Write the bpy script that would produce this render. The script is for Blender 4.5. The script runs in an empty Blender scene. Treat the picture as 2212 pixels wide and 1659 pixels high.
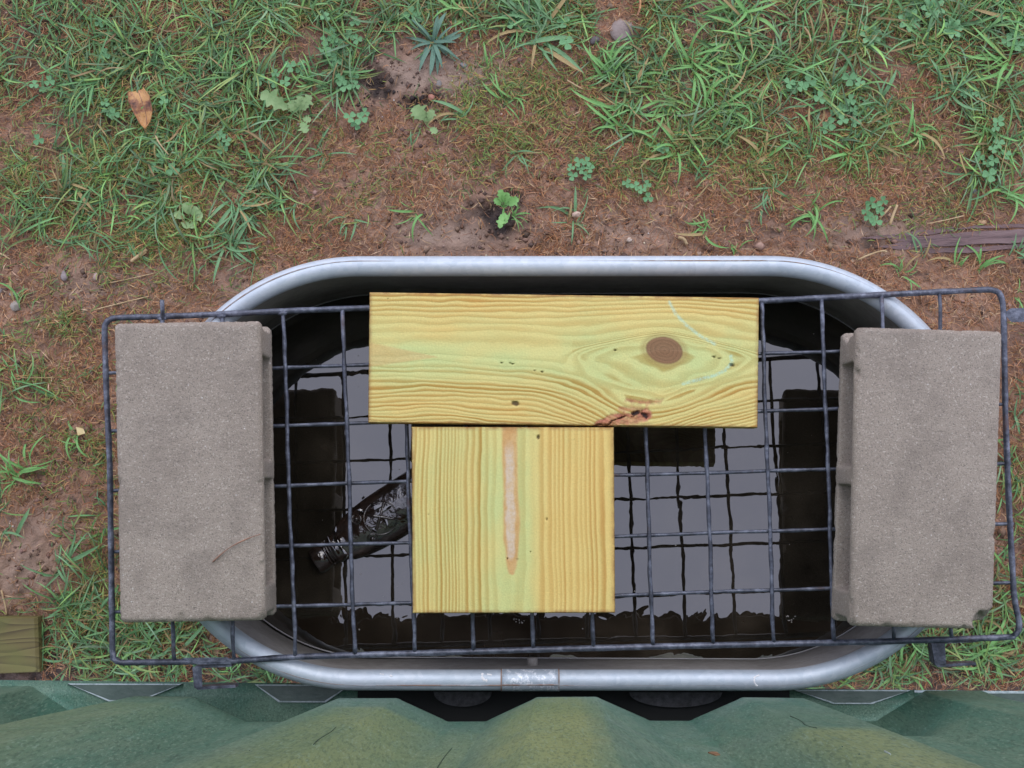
import bpy, math, random
import numpy as np
from mathutils import Matrix, Vector

random.seed(7)
RS = np.random.RandomState(11)
S = bpy.context.scene
COL = S.collection
rad = math.radians

# ---------------------------------------------------------------- frames
# All things are laid out in the frame of the (slightly sloping) lawn: z up from the
# lawn, y away from the green container.  At the end everything is turned by R so that
# true vertical (level water, container wall) is the world z axis.
F = 2960.0                     # focal length for a 2212 px wide picture
ZC = 2.5345                    # camera height above the lawn
A_, B_ = math.atan(210.5/F), math.atan(15.0/F)
RC = Matrix.Rotation(B_, 3, 'Y') @ Matrix.Rotation(A_, 3, 'X')
def ray(u, v):
    return (RC @ Vector(((u-1106.0)/F, -(v-829.5)/F, -1.0))).normalized()
def P(u, v, z=0.0):
    d = ray(u, v); t = (z-ZC)/d.z
    return Vector((d.x*t, d.y*t, z))
DOWN = ray(1212, 1303)         # gravity in the lawn frame
UP = -DOWN
EX = (Vector((1,0,0)) - UP*UP.x).normalized()
EY = UP.cross(EX)
RW = Matrix((EX, EY, UP)).to_4x4()          # lawn frame -> world
CAM = Vector((0,0,ZC))
def G(a, b, D):                # gravity-aligned point: D metres below the lens, a right, b away
    return CAM + EX*a + EY*b + DOWN*D

cam_d = bpy.data.cameras.new('camera'); cam = bpy.data.objects.new('camera', cam_d); COL.objects.link(cam)
cam_d.sensor_width = 36; cam_d.lens = F/2212*36; cam_d.clip_start = 0.05; cam_d.clip_end = 500
cam.matrix_world = RW @ (Matrix.Translation(CAM) @ RC.to_4x4())
S.camera = cam

# ---------------------------------------------------------------- world, sun, exposure
SUN_EL, SUN_AZ = 58.0, 10.0    # soft light from beyond the top of the picture
W = bpy.data.worlds.new('World'); S.world = W; W.use_nodes = True
nt = W.node_tree; nt.nodes.clear()
wo = nt.nodes.new('ShaderNodeOutputWorld'); bg = nt.nodes.new('ShaderNodeBackground')
sky = nt.nodes.new('ShaderNodeTexSky'); sky.sky_type = 'NISHITA'; sky.sun_disc = False
sky.sun_elevation = rad(SUN_EL); sky.sun_rotation = rad(SUN_AZ); sky.dust_density = 4.0; sky.air_density = 1.2
tc = nt.nodes.new('ShaderNodeTexCoord'); nz = nt.nodes.new('ShaderNodeTexNoise')
nz.inputs['Scale'].default_value = 5.5; nz.inputs['Detail'].default_value = 5; nz.inputs['Roughness'].default_value = .5
nt.links.new(tc.outputs['Generated'], nz.inputs['Vector'])
rp = nt.nodes.new('ShaderNodeValToRGB'); rp.color_ramp.elements[0].position = .3; rp.color_ramp.elements[1].position = .7
rp.color_ramp.elements[0].color = (10.8, 11.2, 14.6, 1); rp.color_ramp.elements[1].color = (13.2, 13.6, 16.8, 1)
nt.links.new(nz.outputs['Fac'], rp.inputs['Fac'])
mx = nt.nodes.new('ShaderNodeMixRGB'); mx.inputs['Fac'].default_value = .80
nt.links.new(sky.outputs['Color'], mx.inputs['Color1']); nt.links.new(rp.outputs['Color'], mx.inputs['Color2'])
nt.links.new(mx.outputs['Color'], bg.inputs['Color']); bg.inputs['Strength'].default_value = 0.12
nt.links.new(bg.outputs['Background'], wo.inputs['Surface'])
sd = bpy.data.lights.new('sun', 'SUN'); sd.energy = 0.6; sd.angle = rad(35); sd.color = (1, .97, .93)
so = bpy.data.objects.new('sun', sd); COL.objects.link(so)
so.rotation_euler = Vector((math.sin(rad(SUN_AZ))*math.cos(rad(SUN_EL)), math.cos(rad(SUN_AZ))*math.cos(rad(SUN_EL)), math.sin(rad(SUN_EL)))).to_track_quat('Z','Y').to_euler()
S.view_settings.view_transform = 'Standard'; S.view_settings.look = 'None'
S.view_settings.gamma = 1; S.view_settings.use_curve_mapping = False
S.view_settings.exposure = 0.10
S.render.engine = 'CYCLES'

# ---------------------------------------------------------------- helpers
ROOTS = []
def tag(o, label=None, cat=None, group=None, kind=None):
    if label: o['label'] = label
    if cat: o['category'] = cat
    if group: o['group'] = group
    if kind: o['kind'] = kind
    ROOTS.append(o); return o
def thing(name, loc, label, cat, group=None, rz=0.0):
    o = bpy.data.objects.new(name, None); COL.objects.link(o); o.empty_display_size = .02
    o.location = loc; o.rotation_euler = (0,0,rz)
    return tag(o, label, cat, group)
def mesh(name, V, Fc, smooth=False):
    m = bpy.data.meshes.new(name)
    V = np.asarray(V, dtype=np.float32).reshape(-1,3)
    if isinstance(Fc, np.ndarray):
        k = Fc.shape[1]; n = Fc.shape[0]
        m.vertices.add(len(V)); m.vertices.foreach_set('co', V.ravel())
        m.loops.add(n*k); m.loops.foreach_set('vertex_index', Fc.astype(np.int32).ravel())
        m.polygons.add(n); m.polygons.foreach_set('loop_start', np.arange(0, n*k, k, dtype=np.int32))
        m.update(calc_edges=True)
    else:
        m.from_pydata([tuple(map(float, v)) for v in V], [], [tuple(map(int, f)) for f in Fc]); m.update()
    if smooth: m.shade_smooth()
    return m
def link(name, m, mat, parent=None):
    if mat and not m.materials: m.materials.append(mat)
    o = bpy.data.objects.new(name, m); COL.objects.link(o)
    if parent: o.parent = parent
    return o
def root_loc(parent):
    p = Vector((0,0,0))
    while parent: p = p + parent.location; parent = parent.parent
    return p
def obj(name, V, Fc, mat, parent=None, smooth=False, local=False):
    V = np.asarray([tuple(v) for v in V], dtype=float) if not isinstance(V, np.ndarray) else V.astype(float)
    if parent and not local: V = V - np.array(root_loc(parent))
    return link(name, mesh(name, V, Fc, smooth), mat, parent)
def setcol(m, C, name='Col'):
    a = m.color_attributes.new(name, 'FLOAT_COLOR', 'POINT')
    C = np.asarray(C, dtype=np.float32)
    if C.shape[1] == 3: C = np.hstack([C, np.ones((len(C),1), np.float32)])
    a.data.foreach_set('color', C.ravel())
def setf(m, name, vals):
    a = m.attributes.new(name, 'FLOAT', 'POINT'); a.data.foreach_set('value', np.asarray(vals, dtype=np.float32).ravel())
def grid_faces(nx, ny, wrap=False):
    # vertices index = j*nx + i
    i = np.arange(nx if wrap else nx-1); j = np.arange(ny-1)
    I, J = np.meshgrid(i, j); I = I.ravel(); J = J.ravel(); I2 = (I+1) % nx
    return np.stack([J*nx+I, J*nx+I2, (J+1)*nx+I2, (J+1)*nx+I], 1)

def vnoise(x, y, seed=0, octs=4, rough=.5):
    out = np.zeros(np.broadcast(x, y).shape); amp = 1; tot = 0
    for o in range(octs):
        xi = np.floor(x).astype(np.int64); yi = np.floor(y).astype(np.int64)
        fx = x-xi; fy = y-yi; fx = fx*fx*(3-2*fx); fy = fy*fy*(3-2*fy)
        def h(a, b):
            n = (a*374761393 + b*668265263 + (seed+o)*1442695041) & 0x7fffffff
            n = ((n ^ (n >> 13))*1274126177) & 0x7fffffff
            return ((n ^ (n >> 16)) & 0xffff)/65535.0
        v = (h(xi,yi)*(1-fx)+h(xi+1,yi)*fx)*(1-fy) + (h(xi,yi+1)*(1-fx)+h(xi+1,yi+1)*fx)*fy
        out = out + amp*v; tot += amp; amp *= rough; x = x*2.03+17.1; y = y*2.03+5.7
    return out/tot

def tube(path, r, n=12, closed=False, rfun=None, caps=True):
    path = [Vector(p) for p in path]; N = len(path); V = []; 
    ref = Vector((0,0,1))
    for i, p in enumerate(path):
        if closed: t = path[(i+1) % N] - path[i-1]
        else: t = path[min(i+1, N-1)] - path[max(i-1, 0)]
        t.normalize()
        rr = ref if abs(t.dot(ref)) < .95 else Vector((0,1,0))
        s = t.cross(rr).normalized(); u = s.cross(t).normalized()
        R_ = r if rfun is None else r*rfun(i)
        for k in range(n):
            a = 2*math.pi*k/n
            V.append(p + s*math.cos(a)*R_ + u*math.sin(a)*R_)
    Fc = []
    for i in range(N if closed else N-1):
        for k in range(n):
            a = i*n+k; b = i*n+(k+1) % n; i2 = (i+1) % N
            Fc.append((a, i2*n+k, i2*n+(k+1) % n, b))
    if caps and not closed:
        Fc.append(tuple(range(n))); Fc.append(tuple(reversed(range((N-1)*n, N*n))))
    return V, Fc
def resample(pts, step):
    out = []
    for a, b in zip(pts[:-1], pts[1:]):
        a = Vector(a); b = Vector(b); n = max(1, int((b-a).length/step))
        out += [a.lerp(b, k/n) for k in range(n)]
    out.append(Vector(pts[-1])); return out
def smooth_path(pts, it=2):
    pts = [Vector(p) for p in pts]
    for _ in range(it):
        q = [pts[0]]
        for a, b in zip(pts[:-1], pts[1:]): q += [a.lerp(b, .25), a.lerp(b, .75)]
        q.append(pts[-1]); pts = q
    return pts
def boxv(c0, c1):
    x0,y0,z0 = c0; x1,y1,z1 = c1
    V = [(x0,y0,z0),(x1,y0,z0),(x1,y1,z0),(x0,y1,z0),(x0,y0,z1),(x1,y0,z1),(x1,y1,z1),(x0,y1,z1)]
    return V, [(0,3,2,1),(4,5,6,7),(0,1,5,4),(1,2,6,5),(2,3,7,6),(3,0,4,7)]
def prism(poly_top, poly_bot):
    n = len(poly_top); V = list(poly_top)+list(poly_bot)
    Fc = [tuple(range(n)), tuple(reversed(range(n, 2*n)))]
    for i in range(n): j = (i+1) % n; Fc.append((i, n+i, n+j, j))
    return V, Fc

# ---------------------------------------------------------------- materials
class M_:
    def __init__(s, name):
        s.m = bpy.data.materials.new(name); s.m.use_nodes = True; s.n = s.m.node_tree.nodes; s.l = s.m.node_tree.links
        s.b = s.n['Principled BSDF']; s.tc = s.n.new('ShaderNodeTexCoord').outputs['Object']
    def set(s, **k):
        for a, v in k.items():
            nm = {'base':'Base Color','rough':'Roughness','metal':'Metallic','ior':'IOR','spec':'Specular IOR Level','coat':'Coat Weight','coatr':'Coat Roughness'}[a]
            if isinstance(v, tuple): s.b.inputs[nm].default_value = (*v, 1)
            elif isinstance(v, (int, float)): s.b.inputs[nm].default_value = v
            else: s.l.new(v, s.b.inputs[nm])
        return s
    def noise(s, scale, detail=4, rough=.5, vec=None, dist=0, out='Fac', map_=None):
        n = s.n.new('ShaderNodeTexNoise'); n.inputs['Scale'].default_value = scale; n.inputs['Detail'].default_value = detail
        n.inputs['Roughness'].default_value = rough; n.inputs['Distortion'].default_value = dist
        v = vec if vec is not None else s.tc
        if map_:
            mp = s.n.new('ShaderNodeMapping'); mp.inputs['Scale'].default_value = map_; s.l.new(v, mp.inputs['Vector']); v = mp.outputs['Vector']
        s.l.new(v, n.inputs['Vector']); return n.outputs[out]
    def vor(s, scale, out='Distance'):
        n = s.n.new('ShaderNodeTexVoronoi'); n.inputs['Scale'].default_value = scale; s.l.new(s.tc, n.inputs['Vector']); return n.outputs[out]
    def ramp(s, fac, stops, interp='LINEAR'):
        r = s.n.new('ShaderNodeValToRGB'); cr = r.color_ramp; cr.interpolation = interp
        while len(cr.elements) < len(stops): cr.elements.new(.5)
        for e, (p, c) in zip(cr.elements, stops):
            e.position = p; e.color = (*c, 1) if isinstance(c, tuple) else (c, c, c, 1)
        s.l.new(fac, r.inputs['Fac']); return r.outputs['Color']
    def mix(s, fac, a, b, mode='MIX'):
        n = s.n.new('ShaderNodeMixRGB'); n.blend_type = mode
        for v, i in ((fac,'Fac'),(a,'Color1'),(b,'Color2')):
            if isinstance(v, (int, float)): n.inputs[i].default_value = v if i == 'Fac' else (v,v,v,1)
            elif isinstance(v, tuple): n.inputs[i].default_value = (*v, 1)
            else: s.l.new(v, n.inputs[i])
        return n.outputs['Color']
    def math(s, op, a, b=0.0, clamp=False):
        n = s.n.new('ShaderNodeMath'); n.operation = op; n.use_clamp = clamp
        for v, i in ((a,0),(b,1)):
            if isinstance(v, (int, float)): n.inputs[i].default_value = v
            else: s.l.new(v, n.inputs[i])
        return n.outputs[0]
    def attr(s, name, out='Fac'):
        n = s.n.new('ShaderNodeAttribute'); n.attribute_name = name; return n.outputs[out]
    def bump(s, h, dist, strength=1.0):
        n = s.n.new('ShaderNodeBump'); n.inputs['Distance'].default_value = dist; n.inputs['Strength'].default_value = strength
        s.l.new(h, n.inputs['Height']); s.l.new(n.outputs['Normal'], s.b.inputs['Normal']); return s

def plain(name, stops, scale=30, rough=.6, bump=(200,.0008), spec=.4):
    m = M_(name); m.set(base=m.ramp(m.noise(scale,5,.65), stops), rough=rough, spec=spec).bump(m.noise(bump[0],5,.7), bump[1], .8); return m.m
# concrete
m = M_('concrete')
c = m.ramp(m.noise(9, 5, .6), [(.3,(.310,.263,.212)),(.7,(.390,.335,.272))])
g1 = m.noise(560, 3, .75); c = m.mix(m.ramp(g1, [(.34,.95),(.47,0.0)]), c, (.15,.13,.11))
g2 = m.noise(330, 2, .6, out='Fac', map_=(1,1.2,.9)); c = m.mix(m.ramp(g2, [(.58,0.0),(.68,.6)]), c, (.58,.52,.44))
v = m.vor(170); cv = m.vor(170, 'Color'); sel = m.math('GREATER_THAN', cv, .86)
c = m.mix(m.math('MULTIPLY', sel, m.ramp(v, [(.10,1.0),(.22,0.0)])), c, (.60,.57,.52))
v2 = m.vor(95); cv2 = m.vor(95, 'Color'); sel2 = m.math('GREATER_THAN', cv2, .90)
c = m.mix(m.math('MULTIPLY', sel2, m.ramp(v2, [(.06,1.0),(.13,0.0)])), c, (.10,.09,.09)); c = m.mix(m.ramp(m.noise(16,6,.65,dist=.5), [(.46,0.0),(.66,.35)]), c, (.17,.145,.12))
m.set(base=c, rough=.88, spec=.3).bump(m.math('ADD', g1, m.math('MULTIPLY', m.noise(120, 4, .6), .6)), .0016, .9)
CONC = m.m

# galvanised steel
def galv(name, c0, c1, r0, r1, metal):
    m = M_(name)
    n1 = m.noise(45, 5, .65); n2 = m.noise(6, 4, .6)
    c = m.ramp(n2, [(.3,c0),(.7,c1)])
    bw = m.n.new('ShaderNodeRGBToBW'); m.l.new(m.vor(120, 'Color'), bw.inputs[0]); c = m.mix(.10, c, bw.outputs[0], 'OVERLAY')
    c = m.mix(m.ramp(m.noise(14, 6, .7, dist=.6), [(.62,0.0),(.75,.45)]), c, tuple(x*.62 for x in c0))
    m.set(base=c, rough=m.ramp(n1, [(.3,r0),(.7,r1)]), metal=metal).bump(m.math('ADD', n1, m.noise(260, 2, .5)), .00035, .5)
    return m
GALV = galv('galvanised_steel', (.46,.53,.58), (.57,.635,.68), .44, .60, .30).m
mi = galv('galvanised_inner', (.27,.255,.23), (.40,.38,.35), .55, .75, .15)
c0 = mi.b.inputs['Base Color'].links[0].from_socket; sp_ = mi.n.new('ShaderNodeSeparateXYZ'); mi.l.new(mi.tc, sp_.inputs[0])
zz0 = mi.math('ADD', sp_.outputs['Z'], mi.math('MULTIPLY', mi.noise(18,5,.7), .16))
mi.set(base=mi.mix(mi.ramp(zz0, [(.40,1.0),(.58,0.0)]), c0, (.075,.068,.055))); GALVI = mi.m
m = M_('rust_line'); m.set(base=m.ramp(m.noise(14,5,.7), [(.42,(.42,.44,.46)),(.56,(.24,.17,.13)),(.7,(.33,.20,.14))]), rough=.7); RUST = m.m
m = M_('white_paint'); m.set(base=(.8,.8,.78), rough=.6); WPAINT = m.m
m = M_('silt_line'); m.set(base=(.30,.30,.30), rough=.4); SILT = m.m

# dark wire
m = M_('dark_wire')
c = m.ramp(m.noise(55, 5, .7), [(.34,(.030,.034,.046)),(.50,(.075,.085,.115)),(.66,(.19,.21,.26))])
c = m.mix(m.ramp(m.noise(20, 5, .7, dist=.5), [(.60,0.0),(.72,.7)]), c, (.10,.055,.042))
m.set(base=c, rough=.40, metal=.2, spec=.6).bump(m.noise(130, 4, .6), .0014, .8)
WIRE = m.m

# timber with the growth rings carried as fields on the mesh
m = M_('pine_board')
ph = m.attr('phase'); gr = m.attr('green')
wob = m.noise(30, 4, .6, map_=(1,1,1)); ph2 = m.math('ADD', ph, m.math('MULTIPLY', m.math('SUBTRACT', wob, .5), .34))
fr = m.math('FRACT', ph2)
ring = m.ramp(fr, [(0.0,0.05),(.25,.10),(.52,.75),(.76,1.0),(.90,.75),(.99,.05)])
band = m.noise(1.0, 2, .5, vec=None)
idn = m.n.new('ShaderNodeTexWhiteNoise'); idn.noise_dimensions = '1D'; m.l.new(m.math('FLOOR', ph2), idn.inputs['W'])
light = m.mix(gr, (.76,.575,.185), (.58,.645,.255))
light = m.mix(m.ramp(m.noise(14, 5, .6), [(.42,0.0),(.68,.45)]), light, (.80,.65,.23))
dark = m.mix(gr, (.50,.250,.045), (.40,.30,.065))
amt = m.math('MULTIPLY', ring, m.math('ADD', m.math('MULTIPLY', idn.outputs['Value'], .75), .32))
amt = m.math('MULTIPLY', amt, m.attr('contrast'))
c = m.mix(amt, light, dark)
c = m.mix(m.attr('streak'), c, m.ramp(m.noise(55, 6, .7, dist=.5), [(.35,(.56,.27,.085)),(.65,(.66,.40,.17))]))
c = m.mix(m.math('MULTIPLY', m.attr('pale'), m.ramp(m.noise(120,4,.7), [(.35,.45),(.6,.95)])), c, (.66,.56,.42))
kc = m.ramp(m.math('FRACT', m.math('ADD', m.math('MULTIPLY', m.attr('kdist'), 4.6), m.math('MULTIPLY', m.noise(70,4,.6), 1.3))), [(0,(.255,.128,.062)),(.7,(.215,.105,.050)),(.95,(.175,.085,.042))])
c = m.mix(m.attr('knot'), c, kc)
c = m.mix(m.attr('rim'), c, (.36,.27,.085))
c = m.mix(m.math('MULTIPLY', m.attr('scar'), m.ramp(m.noise(50,4), [(.4,.7),(.5,1.0)])), c, m.ramp(m.noise(150,4), [(.35,(.28,.085,.045)),(.6,(.55,.22,.12))]))
c = m.mix(m.attr('bark'), c, (.035,.018,.016))
c = m.mix(m.math('MULTIPLY', m.attr('chalk'), m.ramp(m.noise(260,3), [(.38,.35),(.55,.95)])), c, (.44,.74,.58))
fleck = m.noise(75, 5, .75, map_=(1,1,1)); c = m.mix(m.ramp(fleck, [(.69,0.0),(.74,.75)]), c, (.20,.10,.035))
edge = m.attr('edge'); c = m.mix(m.math('MULTIPLY', edge, m.ramp(m.noise(60,4,.7), [(.35,0.15),(.6,.95)])), c, (.30,.15,.05))
c = m.mix(1.0, c, m.ramp(m.noise(520,3,.7), [(.3,.86),(.7,1.06)]), 'MULTIPLY')
m.set(base=c, rough=.62, spec=.35).bump(m.math('ADD', m.math('MULTIPLY', ring, .6), m.noise(400,3)), .0007, .6)
PINE = m.m

# green container paint (vertical coordinates are world-like, object space)
m = M_('green_plastic')
MP = (1,1,.16)
base = m.ramp(m.noise(9, 6, .6, map_=MP), [(.3,(.078,.160,.105)),(.7,(.135,.230,.155))])
base = m.mix(m.ramp(m.noise(22, 6, .7, dist=.5, map_=MP), [(.45,0.0),(.62,.6)]), base, (.045,.155,.105))
base = m.mix(m.ramp(m.attr('yellow'), [(0.0,0.0),(1.0,.80)]), base, m.ramp(m.noise(14,5,map_=MP), [(.3,(.165,.225,.090)),(.7,(.235,.285,.115))]))
base = m.mix(m.ramp(m.noise(60, 6, .8, dist=1.0, map_=MP), [(.60,0.0),(.66,.5)]), base, (.02,.05,.035))
base = m.mix(m.ramp(m.noise(330, 3, .7, map_=MP), [(.50,0.0),(.60,.5)]), base, (.025,.075,.05)); base = m.mix(m.ramp(m.noise(400, 2, .6, map_=MP), [(.58,0.0),(.66,.5)]), base, (.22,.33,.24))
scr = m.noise(60, 4, .75, dist=.8, map_=(1.6,1,.10)); base = m.mix(m.ramp(scr, [(.60,0.0),(.68,.4)]), base, (.18,.31,.24))
m.set(base=base, rough=m.ramp(m.noise(12,4), [(.3,.42),(.7,.6)]), spec=.45).bump(m.math('ADD', m.noise(300, 3, .7, map_=MP), m.math('MULTIPLY', m.noise(16,4,.6,map_=MP), 3.0)), .0009, .6)
GREEN = m.m
m = M_('wet_green_grey'); m.set(base=m.ramp(m.noise(40,5,.7), [(.3,(.055,.090,.074)),(.7,(.100,.140,.118))]), rough=.35).bump(m.noise(160,4), .0008, .6); PAD = m.m
m = M_('worn_glint_edge'); m.set(base=m.ramp(m.noise(90,4,.7), [(.35,(.24,.32,.31)),(.55,(.48,.56,.57))]), rough=.3); PALE = m.m  # worn paint, with the highlight of the wet edge painted into the colour
m = M_('black_rubber'); m.set(base=m.ramp(m.noise(90,5,.7), [(.35,(.018,.018,.019)),(.65,(.07,.07,.075))]), rough=.4).bump(m.noise(140,5,.7), .003, .9); RUB = m.m

# soil
m = M_('wet_soil')
c = m.ramp(m.noise(5, 6, .62), [(.33,(.170,.094,.060)),(.5,(.325,.180,.110)),(.66,(.420,.260,.170))])
c = m.mix(m.ramp(m.noise(48, 7, .72, dist=.6), [(.36,.8),(.5,0.0)]), c, (.085,.048,.032))
c = m.mix(m.ramp(m.noise(90, 5, .7, dist=.8, map_=(1,1,1)), [(.56,0.0),(.66,.6)]), c, (.34,.185,.10))
c = m.mix(m.attr('greyness'), c, m.ramp(m.noise(30,5,.6), [(.3,(.24,.165,.120)),(.7,(.40,.29,.215))]))
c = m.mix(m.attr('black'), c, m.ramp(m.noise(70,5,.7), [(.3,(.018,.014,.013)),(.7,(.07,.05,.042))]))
sv = m.vor(230); sc = m.vor(230,'Color'); c = m.mix(m.math('MULTIPLY', m.math('GREATER_THAN', sc, .93), m.ramp(sv, [(.12,1.0),(.25,0.0)])), c, (.50,.36,.26))
m.set(base=c, rough=m.ramp(m.noise(20,4), [(.3,.38),(.7,.68)]), spec=.5).bump(m.math('ADD', m.noise(60,7,.75), m.math('MULTIPLY', m.noise(260,3), .4)), .006, .9)
SOIL = m.m
def colmat(name, rough, spec=.4, vari=.25, trans=False):
    m = M_(name); c = m.attr('Col', 'Color')
    c = m.mix(vari, c, m.ramp(m.noise(130,3), [(.3,.5),(.7,1.4)]), 'MULTIPLY')
    m.set(base=c, rough=rough, spec=spec)
    return m.m
BLADE = colmat('grass_blade', .5, .30)
STRAW = colmat('dry_straw', .7, .3)
CLOVER = plain('clover_leaf', [(.3,(.10,.26,.10)),(.7,(.18,.38,.165))], 60, .5)
LOBED = plain('pale_weed_leaf', [(.3,(.16,.28,.10)),(.7,(.26,.38,.16))], 60, .5)
DARKLEAF = plain('blue_green_leaf', [(.3,(.085,.18,.12)),(.7,(.15,.27,.19))], 60, .5)
FRESH = plain('fresh_blade', [(.3,(.11,.29,.070)),(.7,(.21,.43,.12))], 50, .42, (90,.0006))
FRESH2 = plain('bluish_blade', [(.3,(.10,.24,.095)),(.7,(.18,.34,.15))], 50, .42, (90,.0006))
STEM = plain('stem', [(.3,(.16,.20,.07)),(.7,(.22,.24,.10))])

# ---------------------------------------------------------------- ground
def blob(U, V_, u, v, ru, rv, w, p=1.0): return w*np.exp(-(((U-u)/ru)**2 + ((V_-v)/rv)**2)**p*.8)
gx = np.linspace(-1.45, 1.45, 560); gy = np.linspace(-1.25, 1.25, 480)
GX, GY = np.meshgrid(gx, gy)
def to_px(X, Y, Z=0):
    d = np.stack([X, Y, np.full_like(X, Z-ZC)], -1) @ np.array(RC)      # R^T * d
    return 1106+F*d[...,0]/-d[...,2], 829.5-F*d[...,1]/-d[...,2]
def relief(X, Y):
    Uq, Vq = to_px(X, Y)
    flat = np.clip((Uq-1830)/80, 0, 1)*np.exp(-((Vq-518+(Uq-2000)*.06)/42)**4)
    return ((vnoise(X*5+3, Y*5+9, 3, 3)-.5)*.022 + (vnoise(X*34, Y*34, 9, 4)-.5)*.015 + np.clip(vnoise(X*85, Y*85, 19, 3)-.52, 0, 1)*.022)*(1-flat) + flat*(vnoise(X*60,Y*60,12,3)-.5)*.005
def ground_z(X, Y):
    return relief(np.asarray(X, float), np.asarray(Y, float))
U, V_ = to_px(GX, GY)
def dens_soil(U, V_): return sum(blob(U, V_, *a) for a in [(150,50,260,110,.9),(450,80,260,120,.9),(280,200,240,100,.7),(250,310,200,80,.4),(1600,60,200,90,.6),(1900,50,220,90,.7),(2130,120,130,140,.6)])
black = sum(blob(U, V_, *a) for a in [(800,180,50,28,.8),(905,225,48,25,1.0),(860,195,50,22,.7),(1060,470,60,42,.85),(1100,430,30,20,.5),(775,225,30,25,.7),(1640,35,30,25,.8),(2060,255,30,18,.8),(60,470,60,25,.6),(480,300,25,20,.5),(1850,530,90,20,.4)])
black = np.clip(black*2.6*np.clip(vnoise(GX*26, GY*26, 21, 4)-.28, 0, 1)*2-.25, 0, .96)
black = np.maximum(black, np.clip((V_-1310)/90, 0, 1)*.85*(.5+.8*vnoise(GX*22, GY*22, 29, 3)))  # near strip: shade beside the container painted in as darker soil
black = np.maximum(black, np.clip(dens_soil(U, V_)*.45, 0, .5))  # shade under the dense grass painted into the soil colour
grey = sum(blob(U, V_, *a) for a in [(870,160,120,45,1.1),(1010,165,90,40,.8),(960,510,130,50,.8),(1340,500,200,50,.5),(1850,500,130,50,.7),(60,1230,90,60,.7),(110,1120,80,40,.5),(330,600,150,50,.5),(900,400,120,60,.3),(200,640,90,40,.5),(1330,370,80,30,.3)])
grey = np.clip(grey*(.5+vnoise(GX*12, GY*12, 33, 3)), 0, .95)
Z = relief(GX, GY) - .012*np.clip(black, 0, 1)
edge = np.minimum.reduce([GX-gx[0], gx[-1]-GX, GY-gy[0], gy[-1]-GY]); Z = Z*np.clip(edge/.15, 0, 1)
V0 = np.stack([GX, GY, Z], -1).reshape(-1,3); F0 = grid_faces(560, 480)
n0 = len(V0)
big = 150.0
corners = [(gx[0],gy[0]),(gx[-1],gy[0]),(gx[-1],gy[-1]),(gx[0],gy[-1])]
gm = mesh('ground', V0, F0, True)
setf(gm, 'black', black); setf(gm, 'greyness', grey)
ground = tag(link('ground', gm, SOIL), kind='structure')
q = [(-big,-big,0),(big,-big,0),(big,big,0),(-big,big,0)] + [(a,b,0) for a,b in corners]
outer = tag(obj('ground', q, [(0,1,5,4),(1,2,6,5),(2,3,7,6),(3,0,4,7)], SOIL), kind='structure')

# ---------------------------------------------------------------- tank layout
XL, XR = P(775,1022,.59), P(1662,1022,.59)
YM = P(1218,1022,.59).y
TR = (P(1218,575,.59).y - P(1218,1469,.59).y)/2
YM = (P(1218,575,.59).y + P(1218,1469,.59).y)/2
def stadium(r, z, step=.02, zfun=None, x0=None, x1=None):
    x0 = XL.x; x1 = XR.x; pts = []
    n = max(4, int((x1-x0)/step)); k = max(8, int(math.pi*r/step))
    for i in range(n): pts.append((x0+(x1-x0)*i/n, YM-r))
    for i in range(k): a = -math.pi/2+math.pi*i/k; pts.append((x1+r*math.cos(a), YM+r*math.sin(a)))
    for i in range(n): pts.append((x1-(x1-x0)*i/n, YM+r))
    for i in range(k): a = math.pi/2+math.pi*i/k; pts.append((x0+r*math.cos(a), YM+r*math.sin(a)))
    return [Vector((x, y, z if zfun is None else zfun(x, y))) for x, y in pts]
def in_tank(X, Y, r):
    cx = np.clip(X, XL.x, XR.x); return (X-cx)**2+(Y-YM)**2 < r*r
DW = 1.89+.262                    # water surface, metres below the lens
WC = G(0,0,DW)
def water_z(x, y): return WC.z - (UP.x*(x-WC.x)+UP.y*(y-WC.y))/UP.z

tank = thing('stock_tank', (XL.x*.5+XR.x*.5, YM, 0), 'oval galvanised steel stock tank of dark water under the wire grate', 'tank')
RR = .0146
Vt, Ft = tube(stadium(TR, .59, .012), RR, 24, closed=True)
obj('rim', Vt, Ft, GALV, tank, True)
# thin seam running round the rolled rim, a touch outside its crest
Vt, Ft = tube(stadium(TR+.0055, .59+.01345, .012), .0007, 6, closed=True, rfun=lambda i: .15+1.1*max(0, math.sin(i*.11)+.6*math.sin(i*.037+2)))
obj('rim_seam', Vt, Ft, RUST, tank, True)
# wall: profile with rolled beads
prof = [(TR-.004,.576),(TR-.004,.56),(TR-.001,.552),(TR-.001,.546),(TR-.005,.538),(TR-.005,.40),(TR-.001,.39),(TR-.001,.38),(TR-.005,.37),(TR-.007,.20),(TR-.003,.19),(TR-.003,.18),(TR-.008,.17),(TR-.010,.016)]
def loft(rings):
    n = len(rings[0]); V = [p for r in rings for p in r]
    return V, [tuple(f) for f in grid_faces(n, len(rings), True)]
N_ = 240
def ring_at(r, z):
    pts = stadium(r, z, .012)
    L = [0]; 
    for a, b in zip(pts, pts[1:]+pts[:1]): L.append(L[-1]+(b-a).length)
    out = []; j = 0
    for k in range(N_):
        d = L[-1]*k/N_
        while L[j+1] < d: j += 1
        a = pts[j]; b = pts[(j+1) % len(pts)]; out.append(a.lerp(b, (d-L[j])/max(1e-9, L[j+1]-L[j])))
    return out
Vt, Ft = loft([ring_at(r, z) for r, z in prof]); 
Vo, Fo = loft([ring_at(r+.0014, z) for r, z in prof])
off = len(Vt); obj('wall', Vt+Vo, Ft+[tuple(reversed([i+off for i in f])) for f in Fo], GALVI, tank, True)
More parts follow.
